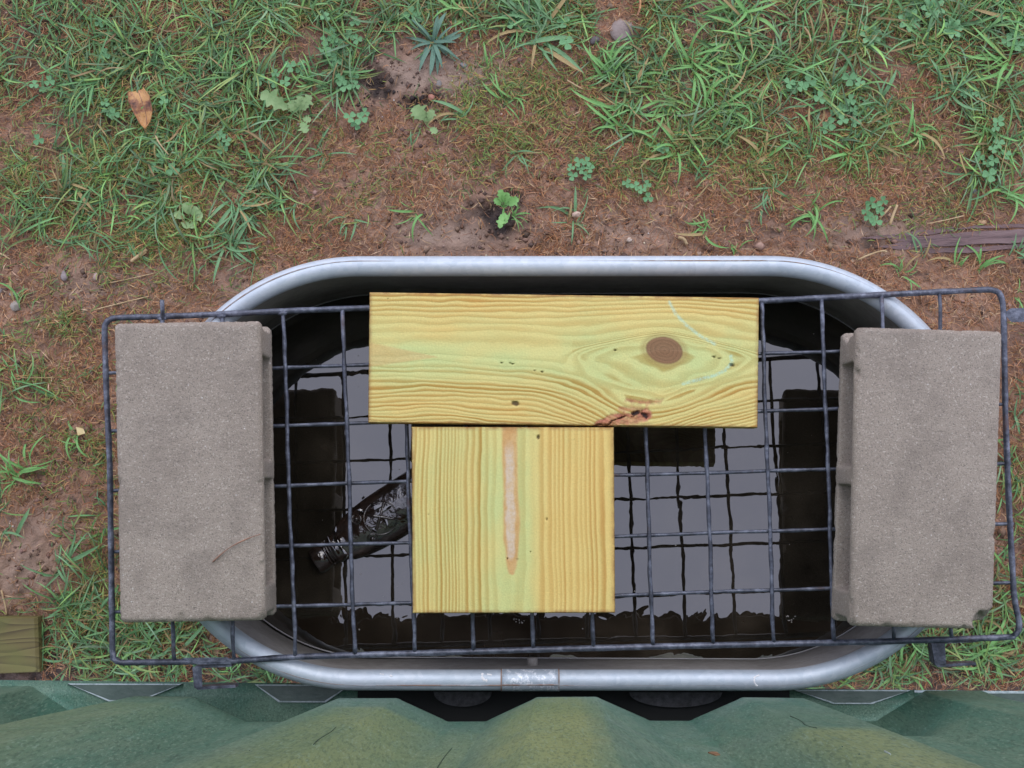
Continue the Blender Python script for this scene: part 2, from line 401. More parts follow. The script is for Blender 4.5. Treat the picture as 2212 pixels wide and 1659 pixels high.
bt = ring_at(TR-.0095, .016); obj('floor', bt, [tuple(range(len(bt)))], GALVI, tank)
# sleeve joining the rim
y_s = YM-TR
xs0, xs1 = P(1083,1469,.59).x, P(1207,1469,.59).x
pth = resample([(xs0, y_s, .59), (xs1, y_s, .59)], .01)
Vt, Ft = tube(pth, RR+.0007, 24, rfun=lambda i: 1.0); 
m = galv('worn_sleeve', (.40,.47,.52), (.54,.61,.66), .42, .6, .35); c0 = m.b.inputs['Base Color'].links[0].from_socket
m.set(base=m.mix(m.ramp(m.noise(130,5,.75), [(.52,0.0),(.6,.75)]), c0, (.85,.88,.90)))
slv = obj('rim_sleeve', Vt, Ft, m.m, tank, True)
for x in (xs0, xs1):
    Vt, Ft = tube([(x-.0008, y_s, .59), (x+.0008, y_s, .59)], RR+.0010, 24); obj('sleeve_joint', Vt, Ft, RUST, slv)
Vt, Ft = tube(resample([(xs0+.001, y_s-.0045, .59+.0147),(xs1-.001, y_s-.0045, .59+.0147)], .004), .0008, 6, rfun=lambda i: .5+random.random()); obj('rust_streak', Vt, Ft, RUST, slv)
# white paint dabs on the near rim
def dab(u, v, pts, w):
    c = P(u, v, .6); path = []
    for a, b in pts:
        x = c.x+a; y = c.y+b; dy = y-y_s; 
        path.append(Vector((x, y, .59+math.sqrt(max(1e-6, RR*RR-dy*dy))+.0004)))
    path = smooth_path(path, 2); V = []; Fc = []
    for i, p in enumerate(path):
        t = (path[min(i+1,len(path)-1)]-path[max(i-1,0)]).normalized(); s = t.cross(Vector((0,0,1))).normalized()
        ww = w*(.5+.9*random.random())
        V += [p+s*ww+Vector((0,0,-.0006)), p+Vector((0,0,.0003)), p-s*ww+Vector((0,0,-.0006))]
    for i in range(len(path)-1): 
        for k in (0,1): Fc.append((i*3+k, i*3+k+1, i*3+k+4, i*3+k+3))
    obj('paint_dab', V, Fc, WPAINT, tank)
dab(1634,1470,[(.004,.007),(-.002,.006),(-.004,.001),(-.003,-.004),(.001,-.007)], .0017)
dab(1047,1465,[(-.002,.007),(-.004,.002),(-.002,-.002),(.004,-.003)], .0021)
dab(1058,1463,[(-.004,.004),(.003,.003)], .0014)
dab(845,1462,[(-.002,.002),(.002,.001)], .0012)
dab(825,1457,[(-.003,.001),(.003,.0)], .0008)
# silt line left where the water meets the wall
rw = TR-.0062
Vt, Ft = tube(stadium(rw, 0, .012, water_z_ if False else (lambda x, y: water_z(x, y)+.0015)), .0011, 6, closed=True)
obj('waterline', Vt, Ft, SILT, tank, True)
# drain boss inside the near wall
c = P(1150,1418,.45); Vt, Ft = tube([(c.x, YM-TR+.002, .47),(c.x, YM-TR+.016, .47)], .008, 14); obj('drain_boss', Vt, Ft, GALVI, tank, True)

# ---------------------------------------------------------------- water
m = M_('dark_water')
c = m.ramp(m.noise(10,5,.6), [(.35,(.012,.010,.007)),(.5,(.024,.020,.014)),(.68,(.050,.041,.029))])
m.set(base=c, rough=0.0, ior=1.95, spec=.5)
n1 = m.noise(12.0, 2.6, .5, dist=.6)
m.bump(n1, .00038, 1.0)
ring = [p.copy() for p in ring_at(TR-.0052, 0)]
for p in ring: p.z = water_z(p.x, p.y)
water = tag(obj('water', ring, [tuple(range(len(ring)))], m.m), kind='structure')

# ---------------------------------------------------------------- bottle floating in the water
m = M_('wet_dark_glass')
m.set(base=m.ramp(m.noise(50,5,.7), [(.35,(.010,.007,.006)),(.7,(.045,.026,.018))]), rough=m.ramp(m.noise(80,4), [(.3,.06),(.7,.22)]), ior=1.7, spec=.8)
m.bump(m.math('ADD', m.noise(60,3,.5), m.math('MULTIPLY', m.noise(25,2), 1.5)), .0034, .7)
GLASS = m.m
a = P(698,1205, .34); b = P(925,1058, .34)
a.z = water_z(a.x, a.y); b.z = water_z(b.x, b.y)
ax = (b-a).normalized()
bot = thing('bottle', a, 'dark wet embossed glass bottle floating in the water left of the square board', 'bottle')
def lathe_ell(prof, n=40, fl=.62, detail=None):
    sx = ax.cross(UP).normalized(); sz = sx.cross(ax).normalized(); V = []
    for t, r in prof:
        for k in range(n):
            an = 2*math.pi*k/n; f = fl if t > .05 else 1-(1-fl)*max(0, (t-.03)/.02) if t > .03 else 1
            V.append(a + ax*t + sx*math.cos(an)*r + sz*math.sin(an)*r*f + UP*.001)
    Fc = [tuple(f) for f in grid_faces(n, len(prof), True)]
    Fc.append(tuple(reversed(range(n)))); Fc.append(tuple(range((len(prof)-1)*n, len(prof)*n)))
    return V, Fc
pf = [(.018,.0185),(.024,.0200),(.027,.0235),(.031,.0235),(.034,.0215),(.040,.0265),(.047,.0310),(.058,.0345),(.075,.0380),(.092,.0405),(.11,.0420),(.13,.0425),(.19,.0425),(.26,.041),(.275,.034),(.28,.02)]
pp = []
for (t0,r0),(t1,r1) in zip(pf[:-1], pf[1:]):
    n = max(1, int((t1-t0)/.003)); pp += [(t0+(t1-t0)*i/n, r0+(r1-r0)*i/n) for i in range(n)]
pp.append(pf[-1]); body = lathe_ell(pp); obj('body', *body, GLASS, bot, True)
V, Fc = lathe_ell([(-.010,.006),(-.006,.0080),(-.008,.0150),(-.010,.0190),(-.006,.0212),(.004,.0212),(.010,.0200),(.013,.0180),(.018,.0180)], 32, 1.0); cap = obj('cap', V, Fc, GLASS, bot, True)
for t in (.014,.0185,.023,.0365,.0405):
    pts = []; sx = ax.cross(UP).normalized(); sz = sx.cross(ax).normalized()
    for k in range(28): an = 2*math.pi*k/28; pts.append(a+ax*(t+.003*k/28)+sx*math.cos(an)*(.0200 if t < .03 else .0235)+sz*math.sin(an)*(.0190 if t < .03 else .0185)+UP*.001)
    Vt, Ft = tube(pts, .0014, 8, closed=True); obj('neck_thread', Vt, Ft, GLASS, bot, True)
sx = ax.cross(UP).normalized(); sz = sx.cross(ax).normalized()
def on_body(t, s):
    r = np.interp(t, [q[0] for q in pf], [q[1] for q in pf]); s2 = max(-.98, min(.98, s/r)); return a+ax*t+sx*s+sz*r*.62*math.sqrt(1-s2*s2)+UP*.001
for t, s in ((.083,-.019),(.088,.021)):
    pts = [on_body(t+.0075*math.cos(q), s+.0075*math.sin(q)) for q in np.linspace(0, 2*math.pi, 22)[:-1]]
    Vt, Ft = tube(pts, .0016, 8, closed=True); obj('embossed_ring', Vt, Ft, GLASS, bot, True)
    Vt, Ft = tube([on_body(t,s)-UP*.002, on_body(t,s)+UP*.0016], .0045, 12); obj('embossed_boss', Vt, Ft, GLASS, bot, True)
for t0,s0,t1,s1 in ((.098,-.017,.136,.016),(.098,.015,.136,-.018)):
    pts = [on_body(t0+(t1-t0)*q, s0+(s1-s0)*q) for q in np.linspace(0,1,14)]
    Vt, Ft = tube(pts, .0028, 8, rfun=lambda i: .6+.4*math.sin(i*.24)); obj('embossed_bar', Vt, Ft, GLASS, bot, True)
pts = [on_body(.116+.026*math.cos(q), .026*math.sin(q)) for q in np.linspace(0, 2*math.pi, 40)[:-1]]
Vt, Ft = tube(pts, .0013, 8, closed=True); obj('embossed_frame', Vt, Ft, GLASS, bot, True)

def film(pts, h, name='water_film'):
    out = []
    for x, y in pts:
        u = (800+x/4.147)*2212/2880; v = (1280+y/4.147)*2212/2880; d_ = ray(u, v); out.append(CAM+d_*((DW-h)/d_.dot(DOWN)))
    ctr = sum(out, Vector())/len(out); V = [ctr+UP*.0004]+out; n = len(out)
    obj(name, V, [(0, 1+i, 1+(i+1)%n) for i in range(n)], FILM, bot)
m = M_('wet_film'); m.set(base=(.010,.008,.007), rough=.02, ior=2.1, spec=.5); FILM = m.m
film([(1040,600),(1060,585),(1130,580),(1125,600),(1095,625),(1100,660),(1085,670),(1050,640)], .0285)
film([(1090,690),(1130,640),(1180,600),(1240,580),(1250,600),(1225,625),(1170,655),(1120,690),(1060,725),(1050,715)], .0285)
film([(1100,700),(1130,735),(1175,730),(1210,700),(1220,715),(1195,750),(1210,800),(1200,825),(1165,790),(1135,745)], .0280)
film([(850,640),(880,625),(915,640),(920,665),(890,680),(855,665)], .0275)
film([(1020,860),(1045,845),(1080,860),(1078,890),(1045,905),(1022,885)], .0265)
film([(480,930),(500,940),(560,1060),(590,1120),(578,1130),(535,1080),(495,1000)], .0215)
film([(560,950),(590,935),(640,1020),(700,1110),(730,1150),(700,1150),(640,1090),(600,1020)], .0235)
film([(585,850),(600,830),(612,860),(600,900),(570,920),(560,905)], .0230)
film([(900,500),(935,465),(948,470),(930,505),(905,520)], .0225)
film([(1010,560),(1030,545),(1035,590),(1015,600)], .0270)
film([(430,1090),(460,1075),(500,1150),(490,1165),(450,1130)], .0185)
film([(700,1180),(745,1140),(755,1160),(720,1205)], .0150)
# bits afloat on the water
m = M_('pale_froth'); m.set(base=(.42,.40,.37), rough=.5); FR = m.m
V, Fc = [], []; rr = random.Random(31)
def wp_(u, v, up=.0): d_ = ray(u, v); return CAM+d_*((DW-up)/d_.dot(DOWN))
spots = [(1120+12*math.cos(k*.7)*(1-k*.03), 1341+5*math.sin(k*.9), 1.5) for k in range(12)]+[(1715+rr.uniform(-16,12), 1338+rr.uniform(-8,6), 1.6) for k in range(9)]+[(rr.uniform(640,1770), rr.uniform(700,1390), rr.uniform(.5,1.5)) for k in range(46)]+[(776,1560-200,2)]
for u, v, a_ in spots:
    c0 = wp_(u, v, .0006); b0 = len(V); th0 = rr.uniform(0,3.1)
    for k in range(5): an = k*2*math.pi/5+th0; V.append(c0+EX*math.cos(an)*.00055*a_*rr.uniform(.6,2.0)+EY*math.sin(an)*.00055*a_*rr.uniform(.6,1.6))
    V.append(c0+UP*.0005); Fc += [(b0+5, b0+k, b0+(k+1)%5) for k in range(5)]
o = tag(obj('floating_specks', V, Fc, FR), kind='stuff'); o['label'] = 'pale specks and froth floating on the dark water'
# ---------------------------------------------------------------- wire grate
ZF = .6046+.0042
grate = thing('wire_grate', P(1200,1030,.605), 'black welded wire grate lying across the tank rim under the blocks and boards', 'grate')
def fr(u, v): return P(u, v, ZF)
cornerpts = [fr(*p) for p in [(262,686),(400,682),(640,671),(800,665),(1000,660),(1400,655),(1645,650),(1900,637),(2100,627),(2140,626),(2158,633),(2166,655),(2169,720),(2172,900),(2180,1100),(2190,1280),(2201,1340),(2200,1362),(2190,1373),(2165,1377),(1900,1386),(1670,1391),(1400,1397),(1200,1402),(900,1411),(640,1419),(500,1428),(300,1431),(262,1431),(248,1424),(243,1405),(240,1200),(237,1000),(230,850),(226,720),(228,700),(238,690)]]
n = len(cornerpts); dense = []
for i in range(n):
    p0,p1,p2,p3 = cornerpts[i-1],cornerpts[i],cornerpts[(i+1)%n],cornerpts[(i+2)%n]
    k = max(2, int((p2-p1).length/.008))
    for j in range(k):
        t = j/k; q = p1.lerp(p2, t)
        cr = .5*((2*p1)+(-p0+p2)*t+(2*p0-5*p1+4*p2-p3)*t*t+(-p0+3*p1-3*p2+p3)*t**3)
        dense.append(q.lerp(cr, .8 if (p2-p1).length < .06 else .15))
Vt, Ft = tube(dense, .0043, 12, closed=True, rfun=lambda i: 1+.07*math.sin(i*.9)*math.sin(i*.23))
obj('frame_rod', Vt, Ft, WIRE, grate, True)
def top_v(u): return np.interp(u, [226,262,400,640,800,1000,1400,1645,1900,2140], [690,686,682,671,665,660,655,650,637,626])
def bot_v(u): return np.interp(u, [248,300,500,640,900,1200,1400,1670,1900,2165], [1430,1431,1428,1419,1411,1402,1397,1391,1386,1377])
def wire(p0, p1, r, amp, seed):
    rr = random.Random(seed); k = max(6, int((p1-p0).length/.006)); ph = [rr.random()*6.28 for _ in range(4)]; pts = []
    side = (p1-p0).cross(Vector((0,0,1))).normalized()
    for i in range(k+1):
        t = i/k; e = min(1, t*8, (1-t)*8)
        pts.append(p0.lerp(p1, t)+side*amp*e*(math.sin(t*9+ph[0])+.6*math.sin(t*27+ph[1])+.25*math.sin(t*61+ph[2])))
    Vt, Ft = tube(pts, r, 10, rfun=lambda i: 1+.13*math.sin(i*.55+ph[3])*math.sin(i*.17+ph[1]))
    return obj('wire', Vt, Ft, WIRE, grate, True)
zv = .6046+.0050+.0030; zh = .6046+.0026
for k, ub in enumerate([377,506,638,767,896,1023,1152,1282,1411,1541,1672,1802,1931,2056]):
    ut = ub-27
    a_ = P(ut, top_v(ut)+1, ZF+.0005); b_ = P(ub, bot_v(ub)-1, ZF+.0005); 
    k2 = 5; a2 = P(ut+1, top_v(ut)+20, zv); b2 = P(ub-1, bot_v(ub)-20, zv)
    rr = random.Random(50+k); side = Vector((1,0,0)); ph = [rr.random()*6.28 for _ in range(4)]
    pts = [a_]+[a2.lerp(b2, i/90)+side*.0006*(math.sin(i*.1+ph[0])+.5*math.sin(i*.31+ph[1])+.35*math.sin(i*.7+ph[2])) for i in range(91)]+[b_]
    Vt, Ft = tube(pts, .0029, 10, rfun=lambda i: 1+.14*math.sin(i*.62+ph[3])*math.sin(i*.19+ph[1])); obj('wire', Vt, Ft, WIRE, grate, True)
for k, (vl, vr) in enumerate([(806,748),(931,873),(1060,1001),(1192,1131),(1322,1258)]):
    ul = 231+12*k*.35; ur = 2171+6*k
    wire(P(ul, vl, zh), P(ur, vr, zh), .0026, .0005, 80+k)
# weld dabs
for u in (350,479,611):
    p = P(u, top_v(u)+5, ZF+.002); Vt, Ft = tube([p-Vector((.006,0,0)), p, p+Vector((.006,.001,0))], .0045, 8, rfun=lambda i: (.5,1,.5)[i]); obj('weld', Vt, Ft, WIRE, grate, True)
# stub sticking out of the far side
Vt, Ft = tube([P(351,690,ZF+.002), P(351,672,ZF+.010), P(350,648,ZF+.016)], .0032, 10); obj('wire_stub', Vt, Ft, WIRE, grate, True)
# strap hooks on the near side, and the flat tab at right
def strap(pts, h, th, z):
    path = [P(u, v, z) for u, v in pts]; V = []; Fc = []
    for i, p in enumerate(path):
        t0 = (path[i]-path[i-1]).normalized() if i else (path[1]-path[0]).normalized()
        t1 = (path[i+1]-path[i]).normalized() if i < len(path)-1 else t0
        nn = (t0+t1).cross(Vector((0,0,1))).normalized(); sc = 1/max(.5, abs(nn.dot(t0.cross(Vector((0,0,1))).normalized())))
        V += [p+nn*th/2*sc, p-nn*th/2*sc, p-nn*th/2*sc-Vector((0,0,h)), p+nn*th/2*sc-Vector((0,0,h))]
    for i in range(len(path)-1):
        for k in range(4): Fc.append((i*4+k, i*4+(k+1)%4, i*4+4+(k+1)%4, i*4+4+k))
    Fc += [(0,3,2,1), tuple(len(V)-4+k for k in range(4))]
    return V, Fc
hk = obj('strap_hook', *strap([(500,1437),(424,1441),(419,1446),(422,1482),(428,1487),(509,1482)], .020, .0042, ZF-.002), WIRE, grate)
Vt, Ft = prism([P(u,v,ZF+.0015) for u,v in [(416,1441),(436,1440),(437,1484),(420,1487)]], [P(u,v,ZF-.002) for u,v in [(416,1441),(436,1440),(437,1484),(420,1487)]]); obj('strap_hook', Vt, Ft, WIRE, grate)
Vt, Ft = prism([P(u,v,ZF+.004) for u,v in [(392,1421),(492,1420),(500,1434),(428,1436)]], [P(u,v,ZF-.002) for u,v in [(392,1421),(492,1420),(500,1434),(428,1436)]]); obj('strap_plate', Vt, Ft, WIRE, grate)
obj('strap_hook', *strap([(2110,1384),(2022,1388),(2016,1396),(2020,1430),(2028,1438),(2108,1434)], .020, .0040, ZF-.002), WIRE, grate)
Vt, Ft = prism([P(u,v,ZF+.001) for u,v in [(2012,1390),(2041,1389),(2044,1434),(2020,1436)]], [P(u,v,ZF-.0025) for u,v in [(2012,1390),(2041,1389),(2044,1434),(2020,1436)]]); obj('strap_hook', Vt, Ft, WIRE, grate)
Vt, Ft = prism([P(u,v,ZF+.003) for u,v in [(2174,672),(2184,666),(2260,664),(2260,694),(2185,696),(2174,684)]], [P(u,v,ZF-.001) for u,v in [(2174,672),(2184,666),(2260,664),(2260,694),(2185,696),(2174,684)]]); obj('strap_tab', Vt, Ft, WIRE, grate)

# ---------------------------------------------------------------- concrete blocks
def block(name, corners, label, chips, seed, nth, lean=0.0):
    # corners: TL, TR, BR, BL in picture, on the top face
    z1 = zv+.0030+.0905; z0 = z1-.090
    c4 = [P(u, v, z1) for u, v in corners]
    h = .003; NX, NY, NZ = 65, 132, 30
    occ = np.zeros((NX, NY, NZ), bool); occ[:] = True
    yy = (np.arange(NY)+.5)*h; zz = (np.arange(NZ)+.5)*h; xx = (np.arange(NX)+.5)*h
    core = (zz > .016) & (zz < .074)
    for y0, y1 in ((.044,.185),(.211,.352)):
        occ[:, (yy > y0) & (yy < y1), :] &= ~core[None, None, :]
    core2 = (zz > .019) & (zz < .071)
    occ[:, yy < .010, :] &= ~core2[None, None, :]; occ[:, yy > .386, :] &= ~core2[None, None, :]
    rs = np.random.RandomState(seed)
    Xg, Yg, Zg = np.meshgrid(xx, yy, zz, indexing='ij')
    nn = vnoise(Xg*60+Zg*33, Yg*60-Zg*21, seed, 3)
    for (cx, cy, cz, r) in chips:
        d = np.sqrt((Xg-cx)**2+(Yg-cy)**2+((Zg-cz)*1.0)**2); occ &= ~(d < r*(.86+.28*nn))
    # crumbled edges
    dx = np.minimum(Xg, .195-Xg); dy = np.minimum(Yg, .396-Yg); dz = np.minimum(Zg, .09-Zg)
    two = np.sort(np.stack([dx,dy,dz], 0), 0); e = two[0]+two[1]
    occ &= ~(e < (.0035 + .012*np.clip(nn-.62, 0, 1)*3))
    # surface quads
    pad = np.pad(occ, 1); quads = []
    def vid(i, j, k): return (i*(NY+1)+j)*(NZ+1)+k
    for axis, sgn in ((0,1),(0,-1),(1,1),(1,-1),(2,1),(2,-1)):
        sh = np.roll(pad, -sgn, axis)[1:-1,1:-1,1:-1]; I, J, K = np.nonzero(occ & ~sh)
        a1 = 1 if sgn > 0 else 0
        if axis == 0: q = [vid(I+a1,J,K), vid(I+a1,J+1,K), vid(I+a1,J+1,K+1), vid(I+a1,J,K+1)]
        elif axis == 1: q = [vid(I,J+a1,K), vid(I,J+a1,K+1), vid(I+1,J+a1,K+1), vid(I+1,J+a1,K)]
        else: q = [vid(I,J,K+a1), vid(I+1,J,K+a1), vid(I+1,J+1,K+a1), vid(I,J+1,K+a1)]
        if sgn < 0: q = q[::-1]
        quads.append(np.stack(q, 1))
    Q = np.concatenate(quads); u_, inv = np.unique(Q.ravel(), return_inverse=True); Q = inv.reshape(-1,4)
    K = u_ % (NZ+1); J = (u_//(NZ+1)) % (NY+1); I = u_//((NZ+1)*(NY+1))
    V = np.stack([I*h, J*h, K*h], 1).astype(float)
    # smooth to round the voxel steps
    E = np.concatenate([Q[:,[0,1]],Q[:,[1,2]],Q[:,[2,3]],Q[:,[3,0]]]); 
    for it in range(3):
        acc = np.zeros_like(V); cnt = np.zeros(len(V))
        np.add.at(acc, E[:,0], V[E[:,1]]); np.add.at(acc, E[:,1], V[E[:,0]]); np.add.at(cnt, E[:,0], 1); np.add.at(cnt, E[:,1], 1)
        V = V*.5+.5*acc/cnt[:,None]
    V += (np.random.RandomState(seed+1).rand(*V.shape)-.5)*.0009
    lx = V[:,0]/(NX*h); ly = V[:,1]/(NY*h); z = V[:,2]
    tl, tr_, br, bl = [np.array(c) for c in c4]
    top = tl*(1-lx)[:,None]+tr_*lx[:,None]; bo = bl*(1-lx)[:,None]+br*lx[:,None]
    W_ = bo*(1-ly)[:,None]+top*ly[:,None]; W_[:,2] = z0+z; W_[:,0] += lean*(1-z/.09)*(.3+.7*(1-ly))
    o = obj(name, W_, Q, CONC, smooth=True)
    return tag(o, label, 'concrete block', 'concrete blocks weighing down the grate')
block('concrete_block', [(245,698),(562,692),(572,1341),(258,1346)], 'grey hollow concrete block with a reddish twig on it, left end of the grate',
      [(.200,-.004,.093,.016),(.12,-.003,.092,.009),(.195,.18,.09,.006)], 5, 0, .001)
block('concrete_block', [(1851,706),(2167,715),(2146,1360),(1838,1353)], 'grey hollow concrete block with a broken corner, right end of the grate',
      [(.208,-.010,.100,.046),(.0,.396,.09,.010),(.0,.0,.09,.009),(.05,.0,.09,.006),(.0,.396,.04,.016)], 9, 1, -.0075)
ZB = zv+.0030+.0905
tw = smooth_path([P(459,1214,ZB+.0015),P(482,1193,ZB+.004),P(503,1178,ZB+.005),P(535,1163,ZB+.005),P(562,1154,ZB+.006)], 2)
Vt, Ft = tube(tw, .0009, 7, rfun=lambda i: .6+.5*math.sin(i*.35+.5)**2)
m = M_('reddish_twig'); m.set(base=m.ramp(m.noise(60,4), [(.35,(.22,.12,.08)),(.7,(.36,.20,.13))]), rough=.7); TWIG = m.m
twig = tag(obj('twig', Vt, Ft, TWIG, smooth=True), 'thin curved reddish twig lying on top of the left concrete block', 'twig')
pth = [P(2005,1325,ZB+.001),P(2012,1332,ZB+.002)]

# ---------------------------------------------------------------- boards
def board(corners, nx, ny, W_px, H_px, fields, label, seed, th=.038, zt=None):
    zt = zv+.0031+th; rnd = .0022
    c4 = [np.array(P(u, v, zt)) for u, v in corners]
    s = np.linspace(0, 1, nx); t = np.linspace(0, 1, ny); SS, TT = np.meshgrid(s, t)
    n = vnoise(SS*9, TT*4, seed, 3)-.5
    top = (c4[0]*(1-SS[...,None])+c4[1]*SS[...,None])*(1-TT[...,None]) + (c4[3]*(1-SS[...,None])+c4[2]*SS[...,None])*TT[...,None]
    SP = SS*W_px; TP = TT*H_px
    A = fields(SP, TP)
    ed = np.minimum.reduce([SP, W_px-SP, TP, H_px-TP])
    top[...,2] += -rnd*np.clip(1-ed/2.6, 0, 1)**2 + n*.0006
    top[...,2] -= .004*A['bark'] + .0015*A['scar']*vnoise(SP/6, TP/6, 5, 3)
    A['edge'] = np.clip(1-ed/9.0, 0, 1)
    V = [top.reshape(-1,3)]; Fc = [grid_faces(nx, ny)[:, ::-1]]
    idx = np.concatenate([np.arange(nx), np.arange(1,ny)*nx+nx-1, (ny-1)*nx+np.arange(nx-2,-1,-1), np.arange(ny-2,0,-1)*nx])
    loops = [idx]; base = nx*ny; attrs = {k: [v.ravel()] for k, v in A.items()}
    P0 = V[0][idx]
    for dz in (.012, .026, th-.002, th):
        q = P0.copy(); q[:,2] = zt-dz
        if dz == th: 
            cc = P0.mean(0); q[:,:2] = cc[:2]+(q[:,:2]-cc[:2])*.992
        V.append(q); loops.append(np.arange(base, base+len(idx))); base += len(idx)
        for k in attrs: attrs[k].append(attrs[k][0][idx]*(1 if k != 'edge' else .6))
    for a1, b1 in zip(loops[:-1], loops[1:]):
        Fc.append(np.stack([a1, b1, np.roll(b1,-1), np.roll(a1,-1)], 1)[:, ::-1])
    Vall = np.concatenate(V); fl = [tuple(f) for f in np.concatenate(Fc)]; fl.append(tuple(loops[-1][::-1].tolist()) if False else tuple(loops[-1].tolist()))
    mm = mesh('plank', Vall, fl, True)
    for k in attrs: setf(mm, k, np.concatenate(attrs[k]))
    mm.set_sharp_from_angle(angle=rad(50))
    return tag(link('plank', mm, PINE), label, 'board', None)

def seg_dist(x, y, pts):
    d = np.full(x.shape, 1e9)
    for (x0,y0),(x1,y1) in zip(pts[:-1], pts[1:]):
        L = (x1-x0)**2+(y1-y0)**2; t = np.clip(((x-x0)*(x1-x0)+(y-y0)*(y1-y0))/L, 0, 1)
        d = np.minimum(d, np.hypot(x-x0-t*(x1-x0), y-y0-t*(y1-y0)))
    return d
def fields1(s, t):
    kx, ky = 639, 118
    dx = s-kx; dy = t-ky
    # flow of the grain round the knot; the lower swirl is pulled down to the scar
    sw_ = np.clip((t-135)/95, 0, 1); sag = 66*np.exp(-(np.abs(s-582)/np.where(s < 582, 120, 150))**1.7)*sw_*sw_*(3-2*sw_)
    tt = t - sag*(t > ky) + 10*np.sin(s/190+1)*np.exp(-((t-140)/90)**2) 
    dy2 = tt-ky
    g = dy2*(1-.82*np.exp(-(dx/140)**2)*np.exp(-(dy2/84)**2))
    wv = (vnoise(s/150, t/45, 4, 3)-.5)*24
    g = g+wv
    a = np.abs(g)
    ph = np.sign(g)*(np.where(g < 0, (a/46)**1.45*2.0, (a/46)**1.5*2.25))
    # closed rings right round the knot
    ca, sa = math.cos(.22), math.sin(.22)
    ex = (dx*ca+dy*sa)/43.0; ey = (-dx*sa+dy*ca)/31.0; kd = np.sqrt(ex*ex+ey*ey)
    ex2 = (dx+2)/192.0; ey2 = np.where(dy < 15, (dy-15)/50.0, (dy-15)/(81.0-11.0*np.tanh(dx/60))); kd2 = np.abs(ex2)**1.15+np.abs(ey2)**1.35
    w = np.clip(1.25-kd2, 0, 1)*np.clip((s-400)/60, 0, 1)
    w = np.clip(w*3, 0, 1)
    kd2 = kd2+.42*(vnoise(s/60, t/30, 71, 2)-.5); ph = ph*(1-w)+(kd2*2.3+.2)*w
    # spear shaped growth figure at the left end
    sp = np.clip(1-np.abs((t-136-.02*s)/(30*np.clip(1-s/150, 0.02, 1))), 0, 1)*(s < 150)
    cen = np.exp(-((t-150+.03*(s-200))/50)**2)
    green = np.clip(.28+.75*cen+ .5*np.exp(-((s-600)/140)**2-((t-165)/70)**2)+(vnoise(s/80, t/30, 8, 3)-.5)*.7, 0, 1)
    con = np.clip(1-.75*np.exp(-((t-132)/34)**2)*(s < 440)*1.0, .1, 1)*np.ones_like(s)
    con = con*(.45+1.0*vnoise(s/260, t/26, 17, 2))+.35*np.exp(-((t-62)/16)**2)+.35*np.exp(-((t-205)/14)**2)
    cw = np.clip(w*2, 0, 1); con = con*(1-cw)+(.5+.8*vnoise(s/70, t/35, 44, 2))*cw
    kd = kd+.06*(vnoise(s/22,t/22,88,2)-.5); knot = np.clip((1.0-kd)*10, 0, 1)*.95; rim = np.clip(1-np.abs(kd-1.08)/.22, 0, 1)*.6
    jag = vnoise(s/7, t/7, 61, 3)
    sc_d = seg_dist(s, t, [(500,285),(530,270),(575,266),(600,258)])
    scar = np.clip((15-sc_d+8*(jag-.5))/5, 0, 1)*(t > 240)
    sc2 = np.clip((7-seg_dist(s, t, [(560,227),(600,232),(632,228)])+10*(jag-.5))/6, 0, 1)*.75
    sc3 = np.clip((8-seg_dist(s, t, [(545,246),(600,247)])+8*(jag-.5))/6, 0, 1)*.6
    bark = np.clip((6.0-seg_dist(s, t, [(572,257),(590,252),(598,260)])+14*(jag-.5))/3, 0, 1)
    bark = np.maximum(bark, np.clip((2.2-seg_dist(s, t, [(480,287),(500,280),(518,283),(528,272),(545,266),(556,262)])+4*(jag-.5))/2, 0, 1))
    for (x,y,r) in ((318,237,5.5),(305,150,2),(288,150,2.0),(312,152,2.4),(360,166,2.2),(375,168,2),(785,148,3.5),(745,130,2),(757,134,2),(533,119,2),(40,14,2),(420,285,0)):
        bark = np.maximum(bark, np.clip((r-np.hypot((s-x)/1.9, t-y-.12*(s-x))+3.5*(jag-.5))/2.2, 0, .8))
    ch = np.clip((4.6-seg_dist(s, t, [(648,12),(662,38),(685,62),(715,85),(748,103)]))/3, 0, 1)*.6
    ch = np.maximum(ch, np.clip((4.8-seg_dist(s, t, [(782,128),(785,142),(770,160),(745,172),(715,180),(680,190)]))/3, 0, 1)*.6)
    return dict(phase=ph, green=green, contrast=con, knot=knot, kdist=kd, rim=rim, scar=np.clip(scar+sc2+sc3,0,1), bark=bark, chalk=ch, streak=np.clip(sp*5,0,1)*.45, pale=np.zeros_like(s))
board([(798,631),(1640,643),(1637,924),(795,913)], 421, 143, 842, 283, fields1,
      'long yellow pine board with a big round knot, lying crosswise on the grate', 3)
